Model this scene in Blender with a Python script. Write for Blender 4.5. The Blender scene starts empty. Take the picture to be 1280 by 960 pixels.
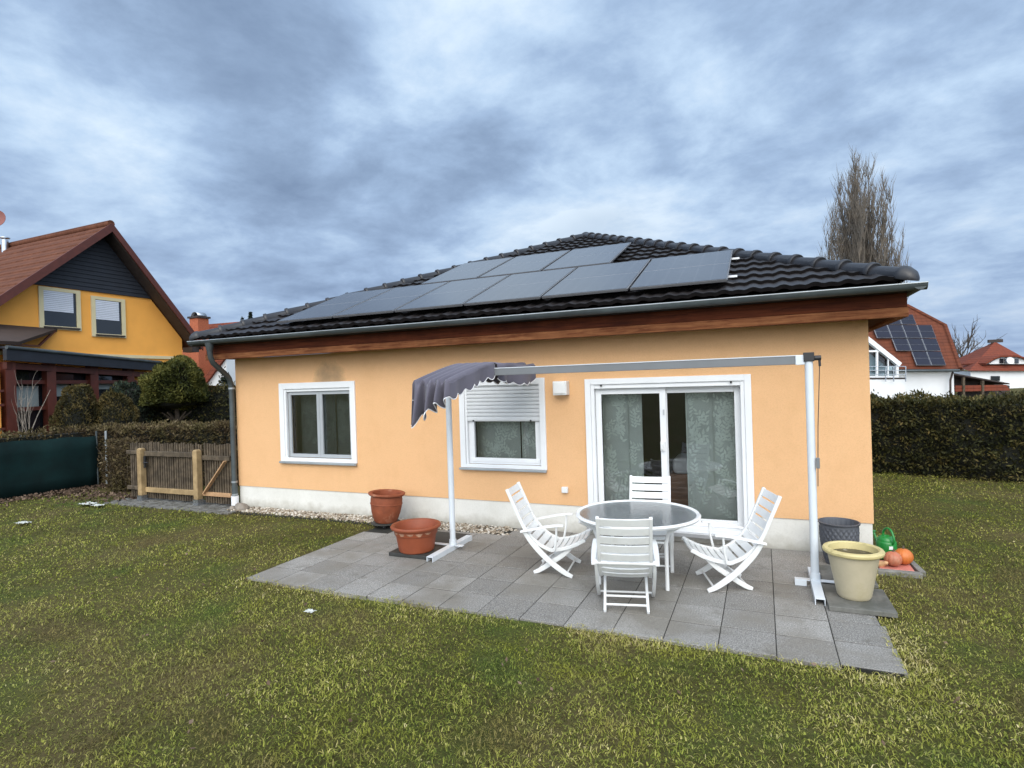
import bpy, bmesh, math, random
import numpy as np
from mathutils import Vector, Matrix
random.seed(7); rng = np.random.default_rng(11)
S = bpy.context.scene; COL = S.collection
PI = math.pi
R = math.radians

# ------------------------------------------------------------------ camera
CP = np.array([-1.0746, -7.2889, 2.0166])
CR = np.array([0.91611, 0.39974, -0.03086]); CU = np.array([0.02724, 0.01472, 0.99952]); CF = np.array([-0.40000, 0.91651, -0.00260])
FPX = 716.54
cam = bpy.data.cameras.new('camera'); cam.sensor_width = 36; cam.lens = FPX/1280*36; cam.clip_start = .05; cam.clip_end = 3000
co = bpy.data.objects.new('camera', cam); COL.objects.link(co)
M4 = Matrix([[CR[0], CU[0], -CF[0], CP[0]], [CR[1], CU[1], -CF[1], CP[1]], [CR[2], CU[2], -CF[2], CP[2]], [0, 0, 0, 1]])
co.matrix_world = M4; S.camera = co
def at(px, py, dep):
    d = CF*FPX + CR*(px-640) - CU*(py-480)
    return CP + d*dep/FPX
def onx(px, py, x):
    d = CF*FPX + CR*(px-640) - CU*(py-480)
    return CP + d*((x-CP[0])/d[0])

# ------------------------------------------------------------------ materials
class NT:
    def __init__(s, nt): s.t = nt
    def n(s, typ, **kw):
        o = s.t.nodes.new(typ)
        for k, v in kw.items():
            if k.startswith('i_'):
                o.inputs[k[2:].replace('_', ' ')].default_value = v
            else: setattr(o, k, v)
        return o
    def l(s, a, b): s.t.links.new(a, b)
    def noise(s, vec, scale, detail=4, rough=.55, dist=0):
        o = s.n('ShaderNodeTexNoise'); o.inputs['Scale'].default_value = scale; o.inputs['Detail'].default_value = detail
        o.inputs['Roughness'].default_value = rough; o.inputs['Distortion'].default_value = dist
        if vec is not None: s.l(vec, o.inputs['Vector'])
        return o
    def ramp(s, fac, stops):
        o = s.n('ShaderNodeValToRGB'); e = o.color_ramp.elements
        while len(e) < len(stops): e.new(.5)
        for q, (p, c) in zip(e, stops):
            q.position = p; q.color = (c, c, c, 1) if isinstance(c, (int, float)) else (*c[:3], 1)
        s.l(fac, o.inputs['Fac']); return o
    def mix(s, fac, a, b, typ='MIX'):
        o = s.n('ShaderNodeMix'); o.data_type = 'RGBA'; o.blend_type = typ
        for sock, v in ((o.inputs[0], fac), (o.inputs[6], a), (o.inputs[7], b)):
            if hasattr(v, 'default_value') or hasattr(v, 'is_linked'): s.l(v, sock)
            elif isinstance(v, (int, float)): sock.default_value = v
            else: sock.default_value = (*v[:3], 1)
        return o.outputs[2]
    def math(s, op, a, b=None, c=None):
        o = s.n('ShaderNodeMath'); o.operation = op
        for i, v in enumerate((a, b, c)):
            if v is None: continue
            if isinstance(v, (int, float)): o.inputs[i].default_value = v
            else: s.l(v, o.inputs[i])
        return o.outputs[0]
def newmat(name):
    m = bpy.data.materials.new(name); m.use_nodes = True; t = NT(m.node_tree)
    b = m.node_tree.nodes['Principled BSDF']; return m, t, b
def pm(name, base, rough=.6, var=.12, scale=6, bump=0.0, bscale=60, metal=0, spec=.5, base2=None, mixscale=3, lo=.4, hi=.6, coat=0, dirt=None):
    """general procedural material: colour variation by two noises, optional second colour, optional bump"""
    m, t, b = newmat(name)
    tc = t.n('ShaderNodeTexCoord'); v = tc.outputs['Object']
    n1 = t.noise(v, scale, 5, .6)
    dark = tuple(c*(1-var) for c in base); lite = tuple(min(1, c*(1+var)) for c in base)
    c = t.mix(t.ramp(n1.outputs['Fac'], [(.3, 0), (.7, 1)]).outputs[0], dark, lite)
    if base2 is not None:
        n2 = t.noise(v, mixscale, 6, .65)
        c = t.mix(t.ramp(n2.outputs['Fac'], [(lo, 0), (hi, 1)]).outputs[0], c, base2)
    t.l(c, b.inputs['Base Color'])
    b.inputs['Roughness'].default_value = rough; b.inputs['Metallic'].default_value = metal
    b.inputs['Specular IOR Level'].default_value = spec; b.inputs['Coat Weight'].default_value = coat
    if bump:
        nb = t.noise(v, bscale, 4, .6); bp = t.n('ShaderNodeBump'); bp.inputs['Strength'].default_value = bump; bp.inputs['Distance'].default_value = .01
        t.l(nb.outputs['Fac'], bp.inputs['Height']); t.l(bp.outputs[0], b.inputs['Normal'])
    return m
M = {}
M['plastic'] = pm('white_plastic', (.71, .715, .71), .38, .04, 9, base2=(.58, .575, .54), mixscale=7, lo=.55, hi=.85)
M['upvc'] = pm('white_upvc', (.75, .76, .775), .35, .03, 4)
M['upvc_grey'] = pm('grey_screen_frame', (.36, .38, .40), .45, .05, 4)
M['whitemetal'] = pm('white_painted_metal', (.62, .66, .70), .35, .05, 5)
M['greymetal'] = pm('grey_anodised_beam', (.155, .165, .175), .5, .08, 3)
M['zinc'] = pm('zinc', (.082, .10, .105), .5, .2, 3, metal=.2, base2=(.05, .06, .064), mixscale=1.3)
M['zincedge'] = pm('bright_zinc_bead', (.36, .39, .41), .4, .15, 3, metal=.4)
M['black'] = pm('black_plastic', (.02, .02, .022), .5, .1, 6)
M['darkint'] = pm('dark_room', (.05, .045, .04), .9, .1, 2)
M['plinth'] = pm('plinth_render', (.68, .665, .62), .85, .05, 2.2, bump=.25, bscale=120, base2=(.58, .565, .51), mixscale=1.6, lo=.5, hi=.8)
def plinth_dirt():
    m = M['plinth']; t = NT(m.node_tree); b = m.node_tree.nodes['Principled BSDF']; old = b.inputs['Base Color'].links[0].from_socket
    tc = t.n('ShaderNodeTexCoord'); sp = t.n('ShaderNodeSeparateXYZ'); t.l(tc.outputs['Object'], sp.inputs[0])
    n = t.noise(tc.outputs['Object'], 5, 7, .7); n2 = t.noise(tc.outputs['Object'], 55, 3, .6)
    h = t.math('ADD', sp.outputs[2], t.math('MULTIPLY', t.math('SUBTRACT', n.outputs['Fac'], .5), .34))
    sl_ = t.ramp(h, [(.0, .6), (.06, .35), (.15, 0)])      # rain splash along the foot of the wall
    c = t.mix(sl_.outputs[0], old, (.30, .27, .21))
    c = t.mix(t.ramp(n2.outputs['Fac'], [(.35, .2), (.5, 0)]).outputs[0], c, (.50, .48, .43))
    t.l(c, b.inputs['Base Color'])
plinth_dirt()
M['terracotta'] = pm('terracotta', (.225, .056, .021), .75, .2, 9, bump=.1, bscale=40, base2=(.38, .18, .11), mixscale=5, lo=.58, hi=.72)
M['terracotta2'] = pm('terracotta_plastic', (.225, .05, .016), .6, .12, 7, bump=.05, bscale=30)
M['creampot'] = pm('cream_pot', (.45, .39, .27), .6, .1, 5, base2=(.31, .265, .145), mixscale=2.6, lo=.5, hi=.8)
M['creamrim'] = pm('cream_pot_rim', (.52, .435, .205), .5, .1, 8, base2=(.30, .25, .11), mixscale=9, lo=.58, hi=.75)
M['soil'] = pm('wet_soil', (.035, .03, .018), .35, .4, 25, bump=.6, bscale=60, base2=(.4, .38, .33), mixscale=9, lo=.62, hi=.7)
M['greypot'] = pm('anthracite_pot', (.085, .09, .105), .6, .12, 9)
M['slabdark'] = pm('dark_concrete_slab', (.065, .064, .058), .75, .3, 9, bump=.2, bscale=80, base2=(.03, .03, .026), mixscale=4)
M['slabblack'] = pm('black_slab', (.028, .028, .026), .7, .3, 12, bump=.2, bscale=80)
M['slabgrey'] = pm('weathered_slab', (.15, .145, .13), .7, .25, 9, bump=.2, bscale=80, base2=(.08, .08, .068), mixscale=4)
M['stone'] = pm('edging_stone', (.20, .19, .17), .9, .25, 14, bump=.3, bscale=60)
M['redtile'] = pm('red_tile', (.50, .17, .13), .6, .15, 12)
M['green'] = pm('green_plastic', (.015, .20, .035), .3, .1, 8)
M['label'] = pm('white_sticker', (.75, .77, .75), .5, .03, 8)
M['woodpost'] = pm('pale_post_wood', (.36, .25, .125), .8, .2, 7, bump=.2, bscale=50, base2=(.25, .17, .08), mixscale=5)
M['woodgrey'] = pm('weathered_wood', (.105, .078, .05), .85, .35, 11, bump=.2, bscale=50, base2=(.05, .036, .022), mixscale=6)
M['woodnew'] = pm('fresh_wood', (.42, .25, .13), .75, .15, 8)
M['screen'] = pm('green_screen', (.002, .013, .013), .85, .35, 2.5, spec=.2)
M['wallyellow'] = pm('yellow_render', (.84, .375, .07), .9, .06, 1.5, bump=.1, bscale=60)
M['cream'] = pm('cream_trim', (.62, .53, .32), .8, .05, 3)
M['slateblue'] = pm('dark_cladding', (.014, .017, .025), .7, .2, 4)
M['redwood'] = pm('red_brown_paint', (.085, .018, .010), .55, .2, 5)
M['darkwood'] = pm('dark_eave_wood', (.035, .025, .022), .7, .3, 5)
M['awning'] = pm('brown_awning', (.045, .028, .022), .8, .15, 4)
M['whitewall'] = pm('white_render', (.74, .75, .77), .9, .04, 1.2)
M['brickred'] = pm('red_brick', (.36, .10, .045), .9, .2, 14)
M['steel'] = pm('bright_steel', (.5, .52, .55), .25, .1, 5, metal=.9)
M['dish'] = pm('red_dish', (.20, .06, .045), .5, .1, 4)
M['bark'] = pm('poplar_bark', (.165, .135, .105), .9, .3, 3, base2=(.115, .10, .085), mixscale=1.2)
M['hedgecore'] = pm('hedge_core', (.006, .007, .004), .95, .3, 8)
M['barkdark'] = pm('dark_bark', (.06, .045, .033), .9, .3, 8)
M['barkpale'] = pm('grey_bark', (.22, .19, .16), .9, .25, 8)
M['rockpale'] = pm('field_stone', (.22, .19, .16), .9, .3, 8, bump=.3, bscale=30)
M['litter'] = pm('white_scrap', (.46, .47, .44), .8, .25, 20)
M['shutter'] = pm('white_shutter', (.62, .63, .64), .45, .04, 4)
M['wardrobe'] = pm('brown_furniture', (.20, .085, .03), .5, .25, 5)
M['bedding'] = pm('pale_bedding', (.5, .52, .55), .9, .1, 5)
M['shutter2'] = pm('pale_far_shutter', (.60, .62, .68), .6, .05, 3)

def wall_material():
    m, t, b = newmat('peach_stucco')
    tc = t.n('ShaderNodeTexCoord'); v = tc.outputs['Object']
    n1 = t.noise(v, .7, 4, .5); n2 = t.noise(v, 130, 3, .6); n3 = t.noise(v, 9, 5, .6); n4 = t.noise(v, 48, 4, .7); n5 = t.noise(v, 2.2, 6, .65)
    c = t.mix(n1.outputs['Fac'], (.735, .415, .198), (.78, .455, .232))
    c = t.mix(t.ramp(n3.outputs['Fac'], [(.35, 0), (.75, .35)]).outputs[0], c, (.66, .38, .185))
    c = t.mix(t.ramp(n2.outputs['Fac'], [(.3, 0), (.75, .55)]).outputs[0], c, (.80, .53, .31))
    c = t.mix(t.ramp(n4.outputs['Fac'], [(.36, .26), (.52, 0)]).outputs[0], c, (.58, .33, .155))
    c = t.mix(t.ramp(n5.outputs['Fac'], [(.5, 0), (.72, .28)]).outputs[0], c, (.62, .345, .16))
    # soot stain above the left window: a shape of its own
    sp = t.n('ShaderNodeSeparateXYZ'); t.l(v, sp.inputs[0])
    dx = t.math('MULTIPLY', t.math('SUBTRACT', sp.outputs[0], -7.46), 2.6)
    dz = t.math('MULTIPLY', t.math('SUBTRACT', sp.outputs[2], 2.16), 2.7)
    rr = t.math('ADD', t.math('MULTIPLY', dx, dx), t.math('MULTIPLY', dz, dz))
    ns = t.noise(v, 6, 5, .6)
    rr = t.math('ADD', rr, t.math('MULTIPLY', t.math('SUBTRACT', ns.outputs['Fac'], .5), 1.2))
    st = t.ramp(rr, [(.0, .66), (.35, .42), (.8, 0)])
    c = t.mix(st.outputs[0], c, (.20, .155, .10))
    t.l(c, b.inputs['Base Color']); b.inputs['Roughness'].default_value = .92; b.inputs['Specular IOR Level'].default_value = .2
    bp = t.n('ShaderNodeBump'); bp.inputs['Strength'].default_value = .9; bp.inputs['Distance'].default_value = .008
    t.l(n2.outputs['Fac'], bp.inputs['Height']); t.l(bp.outputs[0], b.inputs['Normal'])
    return m
M['wall'] = wall_material()

def timber_material(name, a, b2, along='x'):
    m, t, b = newmat(name)
    tc = t.n('ShaderNodeTexCoord'); mp = t.n('ShaderNodeMapping'); t.l(tc.outputs['Object'], mp.inputs[0])
    mp.inputs['Scale'].default_value = (.9, 14, 14) if along == 'x' else (14, .9, 14)
    n = t.noise(mp.outputs[0], 2.2, 8, .7, .6); n2 = t.noise(tc.outputs['Object'], 1.7, 5, .6)
    c = t.mix(t.ramp(n.outputs['Fac'], [(.35, 0), (.62, 1)]).outputs[0], a, b2)
    c = t.mix(t.ramp(n2.outputs['Fac'], [(.45, 0), (.7, .6)]).outputs[0], c, tuple(x*.45 for x in a))
    t.l(c, b.inputs['Base Color']); b.inputs['Roughness'].default_value = .8; b.inputs['Specular IOR Level'].default_value = .12
    bp = t.n('ShaderNodeBump'); bp.inputs['Strength'].default_value = .3; bp.inputs['Distance'].default_value = .01
    t.l(n.outputs['Fac'], bp.inputs['Height']); t.l(bp.outputs[0], b.inputs['Normal'])
    return m
M['timber'] = timber_material('red_timber', (.040, .010, .005), (.10, .026, .010))
M['timberworn'] = timber_material('worn_timber', (.085, .022, .009), (.24, .10, .042))

def tile_material(name, c1, c2, c3, rough, spec=.5):
    m, t, b = newmat(name)
    tc = t.n('ShaderNodeTexCoord'); v = tc.outputs['Object']
    n1 = t.noise(v, 3, 5, .6); n2 = t.noise(v, 40, 3, .6)
    c = t.mix(n1.outputs['Fac'], c1, c2); c = t.mix(t.ramp(n2.outputs['Fac'], [(.55, 0), (.75, .6)]).outputs[0], c, c3)
    t.l(c, b.inputs['Base Color']); b.inputs['Roughness'].default_value = rough; b.inputs['Specular IOR Level'].default_value = spec
    return m
M['rooftile'] = tile_material('dark_roof_tile', (.010, .008, .0085), (.019, .015, .015), (.034, .029, .027), .5)
M['hiptile'] = tile_material('dark_hip_tile', (.013, .013, .016), (.022, .021, .024), (.03, .03, .032), .38)

def coursed_tile(name, c1, c2, vaxis, rows, cols_axis, cols):
    """far roofs: courses and tiles as procedural pattern over real slopes"""
    m, t, b = newmat(name)
    tc = t.n('ShaderNodeTexCoord'); sp = t.n('ShaderNodeSeparateXYZ'); t.l(tc.outputs['Object'], sp.inputs[0])
    f1 = t.math('FRACT', t.math('MULTIPLY', sp.outputs[vaxis], rows)); f2 = t.math('FRACT', t.math('MULTIPLY', sp.outputs[cols_axis], cols))
    n1 = t.noise(tc.outputs['Object'], 2.5, 6, .65)
    c = t.mix(t.ramp(n1.outputs['Fac'], [(.35, 0), (.7, 1)]).outputs[0], c1, c2)
    c = t.mix(t.ramp(f1, [(0, .7), (.12, .2), (.3, 0)]).outputs[0], c, tuple(x*.3 for x in c1))
    c = t.mix(t.ramp(f2, [(0, .5), (.14, 0)]).outputs[0], c, tuple(x*.35 for x in c1))
    t.l(c, b.inputs['Base Color']); b.inputs['Roughness'].default_value = .85; b.inputs['Specular IOR Level'].default_value = .15
    bp = t.n('ShaderNodeBump'); bp.inputs['Strength'].default_value = .8; bp.inputs['Distance'].default_value = .03
    t.l(t.math('SUBTRACT', 1.0, f1), bp.inputs['Height']); t.l(bp.outputs[0], b.inputs['Normal'])
    return m
M['tilebrown'] = coursed_tile('brown_roof_tile', (.105, .040, .023), (.155, .062, .036), 2, 3.8, 0, 3.3)
M['tilered'] = coursed_tile('red_roof_tile', (.20, .050, .027), (.135, .042, .027), 2, 4.5, 0, 3.3)
M['tilerust'] = coursed_tile('rusty_roof_tile', (.15, .046, .024), (.095, .033, .021), 2, 5.5, 0, 4)

def glass_material(name, refl=1.0, tint=(.965, .98, .98)):
    m = bpy.data.materials.new(name); m.use_nodes = True; t = NT(m.node_tree); m.node_tree.nodes.clear()
    out = t.n('ShaderNodeOutputMaterial'); tr = t.n('ShaderNodeBsdfTransparent'); gl = t.n('ShaderNodeBsdfGlossy'); mx = t.n('ShaderNodeMixShader')
    tr.inputs[0].default_value = (*tint, 1); gl.inputs['Roughness'].default_value = .015
    fr = t.n('ShaderNodeFresnel'); fr.inputs[0].default_value = 1.6
    t.l(t.math('MULTIPLY', fr.outputs[0], refl), mx.inputs[0]); t.l(tr.outputs[0], mx.inputs[1]); t.l(gl.outputs[0], mx.inputs[2]); t.l(mx.outputs[0], out.inputs[0])
    return m
M['glass'] = glass_material('window_glass', 1.15)
M['glassscreen'] = glass_material('screened_glass', .8, (.78, .80, .80))
M['glassdark'] = pm('dark_far_glass', (.012, .014, .018), .08, .2, 3, spec=.8)
M['glassdoor'] = glass_material('far_glazing', 1.0, (.75, .85, .86))
def tableglass():
    m, t, b = newmat('table_glass')
    tc = t.n('ShaderNodeTexCoord'); v = t.n('ShaderNodeTexVoronoi'); v.inputs['Scale'].default_value = 42; t.l(tc.outputs['Object'], v.inputs['Vector'])
    bp = t.n('ShaderNodeBump'); bp.inputs['Strength'].default_value = .35; bp.inputs['Distance'].default_value = .0025
    t.l(v.outputs['Distance'], bp.inputs['Height'])
    mt = t; out = m.node_tree.nodes['Material Output']
    tr = t.n('ShaderNodeBsdfTransparent'); tr.inputs[0].default_value = (.72, .76, .77, 1)
    gl = t.n('ShaderNodeBsdfGlossy'); gl.inputs['Roughness'].default_value = .08; t.l(bp.outputs[0], gl.inputs['Normal'])
    di = t.n('ShaderNodeBsdfDiffuse'); di.inputs[0].default_value = (.42, .45, .46, 1)
    m1 = t.n('ShaderNodeMixShader'); m1.inputs[0].default_value = .34; t.l(tr.outputs[0], m1.inputs[1]); t.l(di.outputs[0], m1.inputs[2])
    fr = t.n('ShaderNodeFresnel'); fr.inputs[0].default_value = 1.5; t.l(bp.outputs[0], fr.inputs['Normal'])
    m2 = t.n('ShaderNodeMixShader'); t.l(fr.outputs[0], m2.inputs[0]); t.l(m1.outputs[0], m2.inputs[1]); t.l(gl.outputs[0], m2.inputs[2])
    t.l(m2.outputs[0], out.inputs[0])
    return m
M['tableglass'] = tableglass()

def patio_material():
    m, t, b = newmat('granite_slabs')
    tc = t.n('ShaderNodeTexCoord'); v = tc.outputs['Object']; g = t.n('ShaderNodeNewGeometry')
    n1 = t.noise(v, 95, 4, .75); n2 = t.noise(v, 1.3, 5, .6); n3 = t.noise(v, 16, 5, .65); n4 = t.noise(v, 4.5, 6, .7)
    c = t.mix(g.outputs['Random Per Island'], (.178, .167, .152), (.315, .30, .278))
    c = t.mix(t.ramp(n1.outputs['Fac'], [(.38, .85), (.50, 0)]).outputs[0], c, (.06, .06, .06))
    c = t.mix(t.ramp(n1.outputs['Fac'], [(.53, 0), (.66, .75)]).outputs[0], c, (.52, .50, .47))
    c = t.mix(t.ramp(n2.outputs['Fac'], [(.44, 0), (.62, .75)]).outputs[0], c, (.165, .148, .122))
    c = t.mix(t.ramp(n3.outputs['Fac'], [(.5, 0), (.75, .35)]).outputs[0], c, (.19, .178, .152))
    c = t.mix(t.ramp(n4.outputs['Fac'], [(.56, 0), (.70, .75)]).outputs[0], c, (.11, .10, .083))
    t.l(c, b.inputs['Base Color']); b.inputs['Roughness'].default_value = .72
    bp = t.n('ShaderNodeBump'); bp.inputs['Strength'].default_value = .25; bp.inputs['Distance'].default_value = .004
    t.l(n1.outputs['Fac'], bp.inputs['Height']); t.l(bp.outputs[0], b.inputs['Normal'])
    return m
M['patio'] = patio_material()
M['joint'] = pm('dark_joint', (.016, .015, .011), .95, .3, 12)

def attr_mat(name, stops, rough=.75, noise=None, trans=0.0, nscale=1.1):
    """colour from the per-leaf 'tint' value; noise = (colour, lo, hi) mixes a patch colour by place"""
    m, t, b = newmat(name)
    a = t.n('ShaderNodeAttribute'); a.attribute_name = 'tint'
    c = t.ramp(a.outputs['Fac'], stops).outputs[0]
    if noise:
        tc = t.n('ShaderNodeTexCoord')
        for col, lo, hi, amt, sc in noise:
            n = t.noise(tc.outputs['Object'], sc, 5, .6)
            c = t.mix(t.ramp(n.outputs['Fac'], [(lo, 0), (hi, amt*.8)]).outputs[0], c, col)
    t.l(c, b.inputs['Base Color']); b.inputs['Roughness'].default_value = rough; b.inputs['Specular IOR Level'].default_value = .25
    if trans:
        out = m.node_tree.nodes['Material Output']; tl = t.n('ShaderNodeBsdfTranslucent'); t.l(c, tl.inputs[0])
        mx = t.n('ShaderNodeMixShader'); mx.inputs[0].default_value = trans
        t.l(b.outputs[0], mx.inputs[1]); t.l(tl.outputs[0], mx.inputs[2]); t.l(mx.outputs[0], out.inputs[0])
    return m
M['grass'] = attr_mat('grass_blades', [(0, (.045, .055, .011)), (.22, (.15, .18, .024)), (.48, (.31, .32, .052)), (.75, (.45, .40, .12)), (1, (.60, .51, .26))], .7,
                      [((.070, .125, .020), .52, .66, .65, .9), ((.25, .19, .075), .52, .66, .6, .55), ((.25, .25, .028), .54, .66, .75, 1.9), ((.14, .085, .042), .56, .66, .75, 1.3), ((.36, .31, .14), .62, .74, .5, 2.7)], .25)
M['thuja'] = attr_mat('thuja_leaves', [(0, (.008, .011, .004)), (.45, (.034, .037, .011)), (.8, (.082, .074, .021)), (1, (.15, .115, .04))], .7, [((.045, .034, .014), .52, .74, .7, 1.4)], .15)
M['yew'] = attr_mat('yew_leaves', [(0, (.012, .012, .004)), (.5, (.042, .036, .010)), (1, (.105, .075, .022))], .7, None, .15)
M['mop'] = attr_mat('pine_needles', [(0, (.012, .016, .003)), (.5, (.05, .056, .010)), (1, (.13, .12, .026))], .7, None, .15)
M['hedgedry'] = attr_mat('dry_hedge_leaves', [(0, (.022, .014, .007)), (.5, (.07, .047, .022)), (.85, (.11, .085, .035)), (1, (.17, .13, .075))], .85, [((.06, .058, .016), .48, .68, .7, 1.6)], .1)
M['deadleaf'] = attr_mat('dead_leaves', [(0, (.035, .022, .015)), (.5, (.095, .06, .04)), (1, (.22, .155, .11))], .85)
M['pebble'] = attr_mat('pebbles', [(0, (.17, .13, .09)), (.4, (.34, .28, .21)), (.75, (.50, .45, .38)), (1, (.66, .62, .56))], .8)
M['conifer'] = attr_mat('conifer_leaves', [(0, (.006, .012, .009)), (.6, (.018, .03, .02)), (1, (.04, .055, .03))], .8)

def ground_material():
    m, t, b = newmat('mossy_soil')
    tc = t.n('ShaderNodeTexCoord'); v = tc.outputs['Object']
    n1 = t.noise(v, .9, 5, .6); n2 = t.noise(v, 22, 6, .7); n3 = t.noise(v, .55, 5, .6)
    c = t.mix(n2.outputs['Fac'], (.03, .03, .009), (.13, .115, .04))
    c = t.mix(t.ramp(n1.outputs['Fac'], [(.50, 0), (.70, .7)]).outputs[0], c, (.055, .085, .018))
    c = t.mix(t.ramp(n3.outputs['Fac'], [(.48, 0), (.68, .7)]).outputs[0], c, (.12, .088, .045))
    t.l(c, b.inputs['Base Color']); b.inputs['Roughness'].default_value = .95; b.inputs['Specular IOR Level'].default_value = .1
    bp = t.n('ShaderNodeBump'); bp.inputs['Strength'].default_value = .8; bp.inputs['Distance'].default_value = .03
    t.l(n2.outputs['Fac'], bp.inputs['Height']); t.l(bp.outputs[0], b.inputs['Normal'])
    return m
M['ground'] = ground_material()
M['path'] = pm('cobbled_path', (.17, .165, .155), .85, .3, 18, bump=.5, bscale=22, base2=(.09, .085, .07), mixscale=6)

def panel_material(name, base, lines, pw, ph, nx, ny):
    m, t, b = newmat(name)
    tc = t.n('ShaderNodeTexCoord'); sp = t.n('ShaderNodeSeparateXYZ'); t.l(tc.outputs['Object'], sp.inputs[0])
    def grid(axis, n, w, wid):
        f = t.math('FRACT', t.math('ADD', t.math('MULTIPLY', sp.outputs[axis], n/w), .0))
        return t.math('LESS_THAN', t.math('MINIMUM', f, t.math('SUBTRACT', 1.0, f)), wid)
    g = t.math('MAXIMUM', grid(0, nx, pw, .02), grid(1, ny, ph, .03))
    c = t.mix(t.math('MULTIPLY', g, .5), base, lines)
    n = t.noise(tc.outputs['Object'], 2.0, 4, .6)
    c = t.mix(t.ramp(n.outputs['Fac'], [(.4, 0), (.8, .4)]).outputs[0], c, (.035, .036, .04))
    t.l(c, b.inputs['Base Color']); b.inputs['Roughness'].default_value = .2; b.inputs['IOR'].default_value = 1.75
    b.inputs['Specular IOR Level'].default_value = .5
    return m
M['cells'] = panel_material('solar_cells', (.048, .05, .056), (.15, .155, .165), 1.1, 1.8, 6, 18)
M['cellline'] = pm('cell_midline', (.30, .31, .33), .4, .05, 5)
M['panelframe'] = pm('panel_frame', (.10, .10, .108), .4, .1, 5)
M['alu'] = pm('aluminium', (.55, .56, .58), .35, .08, 5, metal=.7)
M['farcells'] = pm('far_solar_cells', (.006, .008, .022), .4, .2, 5, spec=.25)
M['fargrid'] = pm('far_panel_frame', (.30, .32, .36), .4, .05, 5)
M['fabric'] = None
def fabric_material():
    m, t, b = newmat('grey_violet_fabric')
    tc = t.n('ShaderNodeTexCoord'); n = t.noise(tc.outputs['Object'], 5, 5, .6); w = t.noise(tc.outputs['Object'], 300, 2, .5)
    c = t.mix(n.outputs['Fac'], (.082, .075, .102), (.118, .11, .145))
    t.l(c, b.inputs['Base Color']); b.inputs['Roughness'].default_value = .85; b.inputs['Sheen Weight'].default_value = .15
    bp = t.n('ShaderNodeBump'); bp.inputs['Strength'].default_value = .15; bp.inputs['Distance'].default_value = .002
    t.l(w.outputs['Fac'], bp.inputs['Height']); t.l(bp.outputs[0], b.inputs['Normal'])
    return m
M['fabric'] = fabric_material()
M['trim'] = pm('white_trim', (.75, .74, .76), .8, .05, 8)
M['curtain'] = pm('sheer_curtain', (.36, .405, .39), .9, .1, 3)
M['leafprint'] = pm('leaf_print', (.50, .57, .54), .9, .12, 9)
M['pumpkin'] = pm('pumpkin_skin', (.52, .145, .028), .5, .12, 12)
M['pumpkinpale'] = pm('pink_pumpkin_skin', (.44, .135, .07), .55, .12, 12, base2=(.42, .20, .12), mixscale=20, lo=.45, hi=.7)
M['gourd'] = pm('gourd_skin', (.60, .34, .17), .5, .15, 20)

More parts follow.
